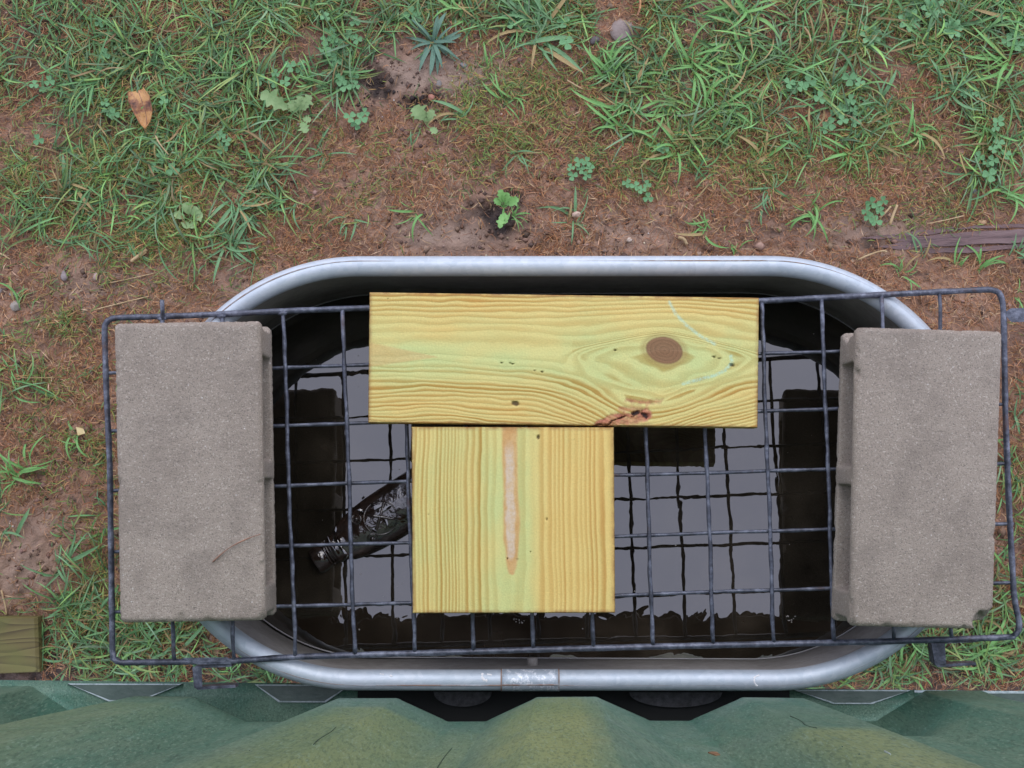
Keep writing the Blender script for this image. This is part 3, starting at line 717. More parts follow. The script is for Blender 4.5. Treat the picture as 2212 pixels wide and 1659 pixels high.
def fields2(s, t):
    # s across the width 0..436, t along 0..402, the grain runs along t
    sw = s+(vnoise(s/90, t/170, 14, 2)-.5)*9 + 10*np.exp(-((s-215)/50)**2)*np.clip((t-300)/110,0,1)*np.sign(s-215)
    kn = np.interp(sw, [0,40,70,110,150,185,240,270,300,330,360,400,436], [0,4.4,7.6,13.2,16.0,18.2,19.7,21.2,22.8,26.0,28.0,32.2,34.0])
    green = np.clip(.30+.65*np.exp(-((s-205)/60)**2)+.25*np.exp(-((s-60)/60)**2)+(vnoise(s/40, t/130, 24, 3)-.5)*.8-.25*np.clip((s-250)/50,0,1)+.0*s, 0, 1)
    con = .50+.75*vnoise(s/17, t/300, 31, 2); con = np.where(np.abs(s-215) < 50, con*.45, con)
    half = np.interp(t, [0,60,140,200,250,300,318,322], [18,19,18,20.5,19,14,8,0])
    st = np.clip((half-np.abs(s-211-.012*t)+6*(vnoise(s/9,t/24,3,3)-.5))/5, 0, 1)
    pale = np.clip((half-8-np.abs(s-210-.012*t)+7*(vnoise(s/6,t/16,13,3)-.5))/4, 0, 1)*np.clip((t-25)/40,0,1)*np.clip((292-t)/12,0,1)
    z = np.zeros_like(s); bark = z.copy()
    for (x,y,r,el) in ((273,22,3.5,.6),(290,200,1.8,.4),(205,285,2.0,1),(226,287,1.8,1),(35,190,1.4,.6),(255,270,1.2,.6)):
        bark = np.maximum(bark, np.clip((r-np.hypot((s-x), (t-y)*el))/1.6, 0, .75))
    return dict(phase=kn, green=green, contrast=np.clip(con,0,1), knot=z, kdist=z+2, rim=z, scar=z, bark=bark, chalk=z, streak=st*.85, pale=pale*.9)
board([(889,922),(1326,923),(1329,1324),(891,1325)], 220, 202, 436, 402, fields2,
      'square yellow pine board with a reddish brown streak down its middle, on the grate', 8)

# ---------------------------------------------------------------- green fluted container
cont = thing('fluted_container', G(0,-.2,2.45), 'big green plastic container with fluted side standing against the near tank rim', 'container')
RID = [-490,-65,365,803,1222,1655,2090,2520]                  # ridge centres at D 1.9 (picture px)
s19 = 1.9/F
def flute(x):
    xr = [(u-1212)*s19 for u in RID]; half = .265/2
    out = np.zeros_like(x); 
    for a1, b1 in zip(xr[:-1], xr[1:]):
        msk = (x >= a1) & (x < b1); t = (x[msk]-a1)/(b1-a1)
        e = np.interp(t, [0,.150,.165,.385,.400,.600,.615,.835,.850,1], [0,0,.08,.92,1,1,.92,.08,0,0]); out[msk] = e
    return out
nx = 900; xs = np.linspace((RID[0]-1212)*s19, (RID[-1]-1212)*s19-1e-4, nx)
fl = flute(xs); k = 1; fl = np.convolve(np.pad(fl, k, mode='edge'), np.ones(2*k+1)/(2*k+1), 'valid')
Ds = np.concatenate([np.linspace(.80, 1.85, 36), np.linspace(1.87, 1.90, 5), np.linspace(1.91, 2.035, 12)])
X, D = np.meshgrid(xs, Ds)
FLT = np.broadcast_to(fl, X.shape)
d = .1262 + .0315*FLT + .0016*np.sin(X*7+D*2)
outer_f = np.clip((np.abs(X-.13)-.43)/.06, 0, 1)                 # flutes beyond the middle ones run straight down
xl = np.clip((-.62-X)/.06, 0, 1); xrr = np.clip((X-.36)/.06, 0, 1); outer_f = np.maximum(xl, xrr)
und = np.clip((D-1.90)/.03, 0, 1); und = und*und*(3-2*und)
d = d + (1-outer_f)*und*.075 
u2 = np.clip((D-1.70)/.22,0,1); u2 = u2*u2*(3-2*u2)
d = d + outer_f*u2*.030*FLT*(1-.6*np.clip((D-1.97)/.06,0,1))
d = d + outer_f*np.clip((D-1.93)/.105, 0, 1)**2*(-.004)
Vw = np.zeros(X.shape+(3,)); ex, ey, dn, cc = [np.array(v) for v in (EX, EY, DOWN, CAM)]
Vw = cc + X[...,None]*ex - d[...,None]*ey + D[...,None]*dn
cl = obj('fluted_wall', Vw.reshape(-1,3), grid_faces(nx, len(Ds)), GREEN, cont, True)
PXu = 1212+X*F/D; PXv = 1303+d*F/D
yel = np.zeros_like(X)
def ysum(x0, w, D0, D1, amp):
    return amp*np.exp(-((X-x0)/w)**4)*np.clip((D1-D)/.04, 0, 1)*np.clip((D-D0)/.1, 0, 1)
nzv = vnoise(X*14, D*9, 41, 4)
yel = ysum((1180-1212)*s19, .060, .8, 1.90, 1.0)*(.55+.7*nzv) + ysum((1225-1212)*s19, .02, .8, 1.92, .4) + ysum((850-1212)*s19, .055, .8, 1.76, 1.1)*(.4+.8*nzv) + ysum((990-1212)*s19, .045, .8, 1.74, .9)*nzv + ysum((1640-1212)*s19, .05, .8, 1.45, .9) + ysum((330-1212)*s19, .09, .8, 1.8, .35)
setf(cl.data, 'yellow', np.clip(yel, 0, 1))
def wall_pt(u, v, off=.0006):
    # point of the fluted wall that shows at this direction: solve for D
    best = None
    i = int(np.argmin((PXu-u)**2+(PXv-v)**2)); p = Vwf[i]; return Vector(p)+EY*off*.6+UP*off
Vwf = Vw.reshape(-1,3)
DARKL = plain('dark_scratch', [(.3,(.03,.065,.045)),(.7,(.05,.095,.065))]); PALEL = plain('pale_scratch', [(.3,(.25,.33,.30)),(.7,(.40,.48,.45))])
for pts, w_, mt in (([(1003,1577),(985,1600),(968,1622),(944,1653)], .0005, DARKL),([(2000+0,1566),(2000,1566)], 0, None),([(1690,1535),(1712,1546),(1722,1556),(1742,1563)], .0005, DARKL),
     ([(1795,1600),(1812,1611),(1832,1616)], .0007, DARKL),([(735,1562),(722,1572),(702,1584),(690,1600)], .0005, DARKL),([(555,1615),(535,1633),(512,1655)], .0005, DARKL),([(1864,1596),(1880,1604),(1893,1612)], .0007, PALEL),([(1000,1522),(1003,1530)],0,None)):
    if mt is None: continue
    pp_ = smooth_path([wall_pt(*q) for q in pts], 2); Vt, Ft = tube(pp_, w_, 6, rfun=lambda i: .5+.9*random.random()); obj('scratch', Vt, Ft, mt, cont)
# ledge (flange) and the lower wall below it
DL = 2.04
def led(u, v, D=DL): return G((u-1212)/F*D, -(v-1303)/F*D, D)
u0, u1 = -700, 3000
def front_v(u): return np.interp(u, [-700,0,1106,2212,3000],[1463,1465,1474,1483,1487])
us = np.linspace(u0, u1, 90); rows = []
for dv, DD in ((0,DL+.35),(0,DL+.004),(1.0,DL),(34,DL),(60,DL+.001),(110,DL+.002)):
    rows.append([led(u, front_v(u)+dv, DL) + DOWN*(DD-DL) - EY*(.055 if DD > DL+.3 else .006 if DD > DL+.003 and dv == 0 else 0) for u in us])
V = [p for r in rows for p in r]
lg = obj('ledge', V, grid_faces(90, len(rows))[:, ::-1], GREEN, cont, False); setf(lg.data, 'yellow', np.zeros(len(V)))
# trapezoid pads in the flute bays
def pad_poly(cx, w1, w2, v0, v1): return [(cx-w1,v0),(cx+w1,v0),(cx+w2,v1),(cx-w2,v1)]
def shrink(poly, px): 
    cx = sum(p[0] for p in poly)/4; cy = sum(p[1] for p in poly)/4
    return [(u+(-1 if u > cx else 1)*px*(2.4 if v < cy else 1.2), v+(-1 if v > cy else 1)*px) for u, v in poly]
for cx, w1, w2, v0, v1, lab in ((280,124,34,1473,1510,'grey worn pad, partly hidden by the flute'),(662,103,50,1474,1511,None),(1821,122,40,1482,1511,'wet pad with bubbles along its edge'),(2190,122,60,1486,1513,None)):
    pl = pad_poly(cx, w1, w2, v0, v1)
    e = obj('pad', *prism([led(u,v,DL-.004) for u,v in shrink(pl, 2.6)], [led(u,v,DL+.003) for u,v in shrink(pl,2.6)]), PAD, cont)
    if lab: e['label'] = lab
    inn = shrink(pl, 2.6); V = [led(u,v,DL-.0045) for u,v in pl]+[led(u,v,DL-.0045) for u,v in inn]+[led(u,v,DL+.002) for u,v in pl]
    Fc = [(i,(i+1)%4,4+(i+1)%4,4+i) for i in range(4)]+[(8+i,8+(i+1)%4,(i+1)%4,i) for i in range(4)]
    obj('pad_edge', V, Fc, PALE, e)
obj('ledge_edge', *strap([(1700,1486)], 0, 0, 0) if False else prism([led(u,v,DL-.003) for u,v in [(1950,1482.5),(3000,1487),(3000,1492),(1950,1487)]], [led(u,v,DL+.003) for u,v in [(1950,1482.5),(3000,1487),(3000,1492),(1950,1487)]]), PALE, cont)
# black rubber feet half hidden in the middle bays
for cx, w, v1 in ((1003,62,1519),(1452,98,1519)):
    top = []; 
    for i in range(20):
        an = math.pi*i/19; top.append((cx-w*math.cos(an)*(1-.12*math.sin(an)), 1488+(v1-1488)*math.sin(an)**.75))
    e = obj('rubber_foot', *prism([led(u,v,DL-.012) for u,v in top], [led(u,v,DL+.002) for u,v in top]), RUB, cont)
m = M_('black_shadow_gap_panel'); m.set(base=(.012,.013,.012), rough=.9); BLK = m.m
e = obj('gap_shade_panel', *prism([led(u,v,DL-.002) for u,v in [(780,1479),(1690,1483),(1690,1600),(780,1600)]], [led(u,v,DL+.002) for u,v in [(780,1479),(1690,1483),(1690,1600),(780,1600)]]), BLK, cont)  # black sheet standing in for the deep shade under the middle flutes
# specks of debris on the side of the container
m = M_('bark_bit'); m.set(base=m.ramp(m.noise(80,4), [(.3,(.13,.06,.03)),(.7,(.30,.18,.09))]), rough=.8); BIT = m.m

for u, v, a_, lab in ((1530,1614,.006,'reddish bark bit stuck on the green container side'),(1830,1590,.004,'small pale seed husk on the green container near its right ridge')):
    c0 = wall_pt(u, v, .001); rr = random.Random(u); V, Fc = [], []
    for k in range(7): an = k*2*math.pi/7; V.append(c0+EX*math.cos(an)*a_*rr.uniform(.6,1.2)+UP*math.sin(an)*a_*3*rr.uniform(.6,1.2)+EY*.0006)
    V += [p-EY*.0012 for p in V[:7]]; Fc = [tuple(range(7)), tuple(reversed(range(7,14)))]+[(i,7+i,7+(i+1)%7,(i+1)%7) for i in range(7)]
    tag(obj('debris_bit', V, Fc, BIT), lab, 'debris')
# ---------------------------------------------------------------- roof eave above (seen mirrored in the water)
m = M_('dark_roof_boards'); m.set(base=m.ramp(m.noise(6,4), [(.3,(.022,.018,.012)),(.7,(.05,.040,.026))]), rough=.8); ROOFM = m.m
roof = thing('roof_eave', G(0,-.06,-1.5), 'dark shaggy roof edge overhead, mirrored along the near side of the water', 'roof')
V, Fc = [], []
for sl in range(11):
    b0 = -.055-sl*.13; b1 = b0-.126; 
    vv, ff = prism([G(x, b, -1.5-.015-.05*sl*.3) for x, b in ((-3,b1),(3,b1),(3,b0),(-3,b0))], [G(x, b, -1.5-.05*sl*.3) for x, b in ((-3,b1),(3,b1),(3,b0),(-3,b0))])
    obj('soffit_board', vv, ff, ROOFM, roof)
vv, ff = prism([G(x, b, -1.62) for x, b in ((-3,-2.2),(3,-2.2),(3,-.052),(-3,-.052))], [G(x, b, -1.54) for x, b in ((-3,-2.2),(3,-2.2),(3,-.052),(-3,-.052))])
rr = random.Random(4); edge_pts = []
xx_ = -1.6
while xx_ < 1.6:
    w = rr.uniform(.05,.13); hgt = rr.uniform(.004,.030); 
    for q in np.linspace(0, 1, 6)[:-1]: edge_pts.append((xx_+w*q, -.050+hgt*math.sin(math.pi*q)**.6))
    xx_ += w
poly = [(-3,-2.3)]+[(-3,-.05)]+edge_pts+[(3,-.05),(3,-2.3)]
obj('roofing', *prism([G(x,b,-1.66) for x,b in poly], [G(x,b,-1.64) for x,b in poly]), ROOFM, roof)
obj('fascia', *prism([G(x,b,-1.64) for x,b in ((-3,-.075),(3,-.075),(3,-.055),(-3,-.055))], [G(x,b,-1.48) for x,b in ((-3,-.075),(3,-.075),(3,-.055),(-3,-.055))]), ROOFM, roof)

# ---------------------------------------------------------------- timber on the ground
m = M_('green_brown_timber')
c = m.ramp(m.math('FRACT', m.math('ADD', m.math('MULTIPLY', m.noise(1.0,1,vec=None,map_=(2.5,26,10)), 9.0), 0.0)), [(0,(.170,.145,.048)),(.6,(.130,.105,.034)),(.9,(.075,.056,.02))])
c = m.mix(m.ramp(m.noise(12,4), [(.4,0.0),(.6,.7)]), c, (.120,.125,.030))
m.set(base=c, rough=.55).bump(m.noise(150,5), .0008, .6); TIMB = m.m
z = .034
c4 = [(-330,1333),(80,1333),(84,1452),(-330,1470)]
poly = [P(u,v,z) for u,v in c4]; low = [Vector((p.x,p.y,-.01)) for p in poly]
def bevprism(poly, low, b=.004):
    cx = sum((Vector(p) for p in poly), Vector())/len(poly)
    inner = [p+(cx-p).normalized()*b*1.4 for p in poly]; mid = [Vector((p.x,p.y,p.z-b)) for p in poly]
    n = len(poly); V = inner+mid+low; Fc = [tuple(range(n))]
    for r in (0,1):
        for i in range(n): j = (i+1)%n; Fc.append((r*n+i, (r+1)*n+i, (r+1)*n+j, r*n+j))
    return V, Fc
tag(obj('timber', *bevprism(poly[::-1], low[::-1]), TIMB), 'short end of a squared green brown timber at the lower left beside the container', 'timber')
m = M_('weathered_plank')
c = m.ramp(m.noise(10,6,.7,map_=(.6,7,3)), [(.28,(.105,.070,.070)),(.5,(.170,.105,.098)),(.72,(.235,.165,.155))])
c = m.mix(m.ramp(m.noise(14,6,.75,map_=(.5,9,3)), [(.36,1.0),(.42,0.0)]), c, (.030,.018,.020))
c = m.mix(m.ramp(m.noise(6,4), [(.5,0.0),(.7,.6)]), c, (.22,.125,.11))
m.set(base=c, rough=.5).bump(m.noise(14,6,.75,map_=(.5,9,3)), .004, .9); WPL = m.m
wp = thing('buried_plank', P(2120,515,0), 'weathered purplish plank sunk in the soil at the right above the tank', 'plank')
def sliver(u0, u1, va, vb, wa, wb, z0, z1, seed):
    # a long split piece: top edge va..vb, bottom edge wa..wb, ragged edges, dipping into the soil at its left end
    us_ = np.linspace(u0, u1, 46); t = (us_-u0)/(u1-u0)
    ra = (vnoise(us_/34, us_*0, seed, 4)-.5)*7; rb = (vnoise(us_/34, us_*0+3, seed+5, 4)-.5)*7
    tap = np.clip((us_-u0)/60, .04, 1)
    ta = va+(vb-va)*t+ra; tb = wa+(wb-wa)*t+rb; mid = (ta+tb)/2; ta = mid+(ta-mid)*tap; tb = mid+(tb-mid)*tap
    zz_ = z0+(z1-z0)*np.clip((us_-1840)/260, 0, 1)
    A1 = [P(u, v, z) for u, v, z in zip(us_, ta, zz_)]; B1 = [P(u, v, z) for u, v, z in zip(us_, tb, zz_)]
    n = len(us_); V = A1+B1+[Vector((p.x,p.y,-.03)) for p in A1]+[Vector((p.x,p.y,-.03)) for p in B1]; Fc = []
    for i in range(n-1): Fc += [(n+i, n+i+1, i+1, i), (i, i+1, 2*n+i+1, 2*n+i), (n+i+1, n+i, 3*n+i, 3*n+i+1)]
    Fc += [(0, 2*n, 3*n, n), (n-1, 2*n-1, 4*n-1, 3*n-1)]
    obj('split_piece', V, Fc, WPL, wp)
sliver(1915, 2300, 515, 487, 528, 504, -.001, .0065, 1)
sliver(1890, 2300, 527, 505, 541, 519, -.001, .0060, 2)
sliver(1840, 2060, 514, 491, 521, 500, .000, .0030, 3)
sliver(1960, 2300, 541, 520, 551, 533, -.002, .0030, 4)
sliver(2040, 2300, 492, 478, 497, 486, -.001, .0030, 6)

# ---------------------------------------------------------------- ribbons (grass, straw)
def occupied(X, Y):
    U, Vv = to_px(X, Y)
    bad = in_tank(X, Y, TR+.004)
    bad |= (Vv > 1492) 
    bad |= (U < 92) & (Vv > 1326)
    bad |= (U > 2010) & (Vv > 488+ (2212-U)*.07) & (Vv < 530+(2212-U)*.06)
    return bad
def ribbons(X, Y, L, w, th, e0, e1, curl, cols, nseg=4, zoff=0.0, fold=False, jit=None):
    N = len(X); s = np.linspace(0, 1, nseg+1)
    px = np.zeros((N, nseg+1)); py = px.copy(); pz = px.copy()
    px[:,0] = X; py[:,0] = Y; pz[:,0] = ground_z(X, Y)+zoff
    ang = np.repeat(th[:,None], nseg+1, 1)+curl[:,None]*s[None]
    for i in range(nseg):
        el = e0+(e1-e0)*(i+.5)/nseg; st = L/nseg
        px[:,i+1] = px[:,i]+np.cos(ang[:,i])*np.cos(el)*st; py[:,i+1] = py[:,i]+np.sin(ang[:,i])*np.cos(el)*st
        pz[:,i+1] = pz[:,i]+np.sin(el)*st
        gz = ground_z(px[:,i+1], py[:,i+1])+.0015+zoff; pz[:,i+1] = np.maximum(pz[:,i+1], gz)
    prof = np.interp(s, [0,.15,.55,.85,1], [.55,.9,1,.6,.04])
    nxv = -np.sin(ang); nyv = np.cos(ang)
    hw = w[:,None]*prof[None]/2
    tw = np.clip(RS.randn(N)*.35, -.8, .8)[:,None]
    Lf = np.stack([px+nxv*hw*np.cos(tw), py+nyv*hw*np.cos(tw), pz+hw*np.sin(tw)], -1)
    Rt = np.stack([px-nxv*hw*np.cos(tw), py-nyv*hw*np.cos(tw), pz-hw*np.sin(tw)], -1)
    if fold:
        Md = np.stack([px, py, pz-hw*.45], -1); V = np.stack([Lf, Md, Rt], 2); k = 3
    else: V = np.stack([Lf, Rt], 2); k = 2
    V = V.reshape(-1,3)
    base = (np.arange(N)*(nseg+1)*k)[:,None,None]; i = np.arange(nseg)[None,:,None]*k; j = np.arange(k-1)[None,None,:]
    a = base+i+j; Q = np.stack([a, a+k, a+k+1, a+1], -1).reshape(-1,4)
    tone = np.interp(s, [0,.35,1], [.42,.9,1.15])  # darker roots: shade deep in the grass put into the blade colour
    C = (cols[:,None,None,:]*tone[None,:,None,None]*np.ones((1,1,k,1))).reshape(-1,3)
    return V, Q, C
def scatter(n, dens, seed, pad=0):
    rs = np.random.RandomState(seed); X = rs.uniform(-1.08, 1.08, n*8); Y = rs.uniform(-.85, 1.05, n*8)
    Uu, Vv = to_px(X, Y); dd = dens(Uu, Vv, X, Y); keep = (rs.rand(len(X)) < dd) & ~occupied(X, Y)
    X = X[keep][:n]; Y = Y[keep][:n]; return X, Y
GB = [(150,50,260,110,1.1),(450,80,260,120,1.1),(650,60,150,90,.8),(280,200,240,100,1.0),(560,170,150,90,.8),(250,310,200,80,.75),(480,300,140,90,.65),(130,400,120,80,.45),(340,400,150,70,.55),(530,450,70,90,.5),(200,510,190,50,.6),(540,530,80,30,.5),
      (850,30,150,50,.9),(1100,20,130,55,.9),(1000,90,60,40,.5),(1350,30,170,50,.8),(1600,60,200,90,.9),(1900,50,220,90,1.05),(2130,120,130,140,1.0),(1550,200,170,80,.8),(1800,180,130,60,.45),(2010,190,110,70,.6),(1360,190,80,90,.6),(1650,300,90,60,.5),(1870,280,80,60,.5),(2170,300,70,110,.7),(1450,300,60,60,.4),
      (130,1350,90,90,.7),(330,1400,230,70,1.1),(480,1450,170,50,1.0),(205,1230,35,100,.45),(220,1300,40,80,.7),(215,980,20,100,.25),(15,1040,40,40,.6),(20,800,40,40,.4),(1980,1430,260,70,1.6),(2195,1330,50,110,.9),(2195,1060,25,170,.4)]
def dens_green(U, V_, X, Y):
    d = sum(blob(U, V_, *a) for a in GB); n = vnoise(X*9, Y*9, 51, 3)
    bare = sum(blob(U, V_, *a) for a in [(870,160,130,50,1.0),(1050,180,80,35,.7),(1900,180,90,60,.5),(1700,150,40,60,.4),(770,200,60,40,.3),(1030,440,200,110,.6),(700,400,70,90,.4),(1290,60,50,70,.6),(1235,150,40,80,.5),(1690,75,45,40,.7),(1440,215,40,60,.6),(1600,140,35,30,.5),(1700,260,50,40,.5),(1790,110,50,40,.4),(1990,300,60,50,.5),(1250,240,60,50,.4),(60,120,50,40,.4),(40,330,60,50,.5),(330,470,60,40,.4),(600,300,40,40,.4)])
    n2 = vnoise(X*17+4, Y*17, 58, 2); right = np.clip((U-1250)/100, 0, 1)*np.clip((1300-V_)/100, 0, 1)
    return np.clip(d*(1-.28*right)*(.10+1.9*np.clip((n*.6+n2*.4-.38)*3.2, 0, 1))-bare, 0, 1)
def dens_fine(U, V_, X, Y):
    d = dens_green(U, V_, X, Y)*.8
    d = d + sum(blob(U, V_, *a) for a in [(1090,250,110,60,.9),(1180,180,110,50,.6),(1010,330,80,50,.35),(1400,320,120,60,.5),(1250,360,90,40,.4),(1600,330,180,70,.5),(1850,330,150,60,.45),(780,440,60,30,.5),(460,620,50,20,.6),(130,700,60,25,.8),(60,830,70,120,.35),(180,960,60,120,.4),(250,420,300,150,.35),(620,240,120,60,.4),(1970,330,200,100,.4),(780,320,80,60,.25),(2080,450,140,40,.35)])
    d = d*np.clip((1400-V_)/90, .15, 1)
    n = vnoise(X*16, Y*16, 77, 3); return np.clip(d*np.clip((n-.25)*2.4, 0, 1.3), 0, 1)
def dens_brown(U, V_, X, Y):
    n = vnoise(X*11, Y*11, 91, 3)
    g = sum(blob(U, V_, *a) for a in [(870,150,110,45,1.2),(960,515,120,35,.6),(60,1230,90,60,1.0),(1850,500,120,30,.6),(330,610,150,40,.4),(1060,470,50,40,.6)])
    return np.clip(.25+1.1*np.clip((n-.3)*2, 0, 1)-g, .02, 1)
def pick(n, cols, var, seed):
    rs = np.random.RandomState(seed); c = np.array(cols)[rs.randint(0, len(cols), n)]
    return c*(1+var*(rs.rand(n,1)-.5)*2)*(1+.15*(rs.rand(n,3)-.5))
def clumps(n, dens, seed, per=9):
    cx, cy = scatter(n//per, dens, seed); rs = np.random.RandomState(seed+9)
    k = rs.randint(0, len(cx), n); sp = rs.uniform(.004, .016, len(cx))
    X = cx[k]+rs.randn(n)*sp[k]; Y = cy[k]+rs.randn(n)*sp[k]; ok = ~occupied(X, Y)
    bias = rs.uniform(0, 2*math.pi, len(cx)); size = rs.uniform(.6, 1.25, len(cx)); shade = rs.uniform(.65, 1.3, len(cx))
    return X[ok], Y[ok], bias[k][ok], size[k][ok], shade[k][ok]
def bulk(name, n, dens, seed, Lr, wr, e0, e1, cols, nseg, var=.35, zoff=0, curl=.9, fold=False, mat=BLADE, per=0):
    rs = np.random.RandomState(seed+1)
    if per: X, Y, bias, size, shade = clumps(n, dens, seed, per)
    else: X, Y = scatter(n, dens, seed)
    N = len(X)
    L = rs.uniform(*Lr, N)*(.7+.6*vnoise(X*6, Y*6, seed, 2)); w = rs.uniform(*wr, N); th = rs.uniform(0, 2*math.pi, N)
    if per: th = bias+rs.randn(N)*1.1; L = L*size; w = w*np.sqrt(size)
    V, Q, C = ribbons(X, Y, L, w, th, rs.uniform(*e0, N), rs.uniform(*e1, N), rs.randn(N)*curl, pick(N, cols, var, seed+2)*(shade[:,None] if per else 1.0), nseg, zoff, fold)
    # nothing may poke into the tank or the container
    Pq = V.reshape(N, -1, 3); Uq, Vq = to_px(Pq[...,0], Pq[...,1]); dpl = (Pq-np.array(CAM)) @ np.array(EY)
    bad = in_tank(Pq[...,0], Pq[...,1], TR+.002).any(1) | (dpl < -.165).any(1); keep = ~bad
    k = Pq.shape[1]; Pq = Pq[keep]; C = C.reshape(N, k, 3)[keep].reshape(-1,3); M2 = len(Pq)
    q0 = Q[:len(Q)//N]; Q = (q0[None]+(np.arange(M2)*k)[:,None,None]).reshape(-1,4)
    mm = mesh(name, Pq.reshape(-1,3), Q, True); setcol(mm, C)
    return tag(link(name, mm, mat), kind='stuff')
BROWN = [(.40,.20,.10),(.30,.14,.065),(.48,.27,.14),(.22,.10,.05),(.50,.33,.19),(.36,.15,.06),(.44,.22,.095)]
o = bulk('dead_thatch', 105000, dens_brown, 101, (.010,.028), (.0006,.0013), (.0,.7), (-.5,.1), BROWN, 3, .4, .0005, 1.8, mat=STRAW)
o['label'] = 'matted reddish brown dead grass over the wet soil'
FINEG = [(.16,.26,.055),(.12,.21,.05),(.22,.29,.065),(.28,.27,.07),(.13,.25,.085),(.34,.23,.08),(.38,.22,.09)]
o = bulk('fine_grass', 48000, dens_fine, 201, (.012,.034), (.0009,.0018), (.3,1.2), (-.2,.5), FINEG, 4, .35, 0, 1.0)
o['label'] = 'fine short grass growing in patches'
LONGG = [(.115,.25,.085),(.14,.30,.10),(.165,.34,.115),(.10,.21,.085),(.20,.37,.10),(.13,.25,.105),(.21,.29,.09),(.18,.30,.15),(.27,.21,.09)]
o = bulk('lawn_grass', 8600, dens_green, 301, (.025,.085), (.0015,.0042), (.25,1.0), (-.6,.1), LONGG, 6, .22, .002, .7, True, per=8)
o['label'] = 'bluish green lawn grass, thick in the upper corners'
STRAWC = [(.52,.35,.19),(.60,.44,.27),(.42,.25,.12),(.36,.19,.09)]
o = bulk('straw_bits', 1300, lambda U,V_,X,Y: np.clip(.3+blob(U,V_,900,470,120,90,.9)+blob(U,V_,1060,400,150,80,.5)+blob(U,V_,100,650,200,60,.4)+blob(U,V_,2080,620,150,60,.5), 0, 1)*np.clip(1-.8*dens_green(U,V_,X,Y),0,1), 401, (.008,.030), (.0010,.0020), (0,.15), (-.1,.1), STRAWC, 2, .25, .003, .3, mat=STRAW)
o['label'] = 'loose bits of pale straw on the soil'

# crumbs of soil
X, Y = scatter(9000, lambda U,V_,X,Y: np.clip(.25+.9*np.clip(vnoise(X*14,Y*14,15,3)-.45,0,1)*3+sum(blob(U, V_, *a) for a in [(800,180,60,38,.8),(905,225,58,35,1.0),(860,195,60,32,.7),(1060,470,70,52,.85),(775,225,40,35,.7),(1640,35,40,30,.8),(2060,255,35,22,.8)]), 0, 1)*np.clip(1-.7*dens_green(U,V_,X,Y),0,1), 611)
ico = np.array([(1,0,0),(-1,0,0),(0,1,0),(0,-1,0),(0,0,1),(0,0,-1)], float); icf = np.array([(0,2,4),(2,1,4),(1,3,4),(3,0,4),(2,0,5),(1,2,5),(3,1,5),(0,3,5)])
N = len(X); Uc, Vc = to_px(X, Y); rr_ = RS.gamma(2.0, .0011, (N,1,1))+.0008; Vp = ico[None]*rr_*RS.uniform(.5,1.5,(N,6,1))*np.array([1,1,.6]) + np.stack([X,Y,ground_z(X,Y)+.0006],-1)[:,None,:]
bl = np.clip(sum(blob(Uc, Vc, *a) for a in [(800,180,50,28,.8),(905,225,48,25,1.0),(860,195,50,22,.7),(1060,470,60,42,.85),(775,225,30,25,.7),(1640,35,30,25,.8),(2060,255,30,18,.8)]), 0, 1)[:,None]
cc_ = pick(N, [(.26,.16,.105),(.18,.11,.078),(.33,.22,.16),(.14,.09,.07)], .3, 8)*(1-bl)+np.array([[.035,.026,.024]])*bl
mm = mesh('soil_crumbs', Vp.reshape(-1,3), (icf[None]+(np.arange(N)*6)[:,None,None]).reshape(-1,3)); setcol(mm, np.repeat(cc_, 6, 0)); o = tag(link('soil_crumbs', mm, STRAW), kind='stuff'); o['label'] = 'crumbs and clods of wet soil'
# tiny pellets / grit
X, Y = scatter(650, lambda U,V_,X,Y: np.clip(.12+blob(U,V_,960,165,160,50,1.0)+blob(U,V_,1330,525,250,25,.6)+blob(U,V_,80,1190,90,80,.7)+blob(U,V_,1400,500,200,50,.3), 0, 1), 601)
ico = np.array([(1,0,0),(-1,0,0),(0,1,0),(0,-1,0),(0,0,1),(0,0,-1)], float); icf = np.array([(0,2,4),(2,1,4),(1,3,4),(3,0,4),(2,0,5),(1,2,5),(3,1,5),(0,3,5)])
N = len(X); r = RS.uniform(.0008,.0021,(N,1,1))*np.array([1,1,.7]); Vp = ico[None]*r*RS.uniform(.6,1.5,(N,1,3)) + np.stack([X,Y,ground_z(X,Y)+.0012],-1)[:,None,:]
mm = mesh('grit', Vp.reshape(-1,3), (icf[None]+(np.arange(N)*6)[:,None,None]).reshape(-1,3)); setcol(mm, np.repeat(pick(N, [(.62,.45,.30),(.70,.58,.44),(.45,.26,.17),(.55,.50,.45)], .25, 5), 6, 0)); o = tag(link('grit', mm, STRAW), kind='stuff'); o['label'] = 'pale grit and pellets scattered on the wet soil'

# ---------------------------------------------------------------- grass tufts, each a thing with its own blades
def blade_mesh(seed, L, w, e0, e1, curl):
    rs = random.Random(seed); nseg = 8; V = []; x = z = 0; y = 0; a = 0
    pts = [(0,0,0)]
    for i in range(nseg):
        el = e0+(e1-e0)*(i+.5)/nseg; a = curl*(i/nseg)
        x += math.cos(a)*math.cos(el)*L/nseg; y += math.sin(a)*math.cos(el)*L/nseg; z = max(.002, z+math.sin(el)*L/nseg); pts.append((x,y,z))
    for i, (x,y,z) in enumerate(pts):
        s = i/nseg; hw = w/2*np.interp(s, [0,.1,.5,.8,1], [.45,.8,1,.7,.03]); a = curl*s
        nx_, ny_ = -math.sin(a), math.cos(a); V += [(x+nx_*hw, y+ny_*hw, z+hw*.35), (x,y,z), (x-nx_*hw, y-ny_*hw, z+hw*.35)]
    Fc = []
    for i in range(nseg):
        for k in (0,1): b = i*3+k; Fc.append((b, b+3, b+4, b+1))
    return mesh('blade', V, Fc, True)
BM = {}
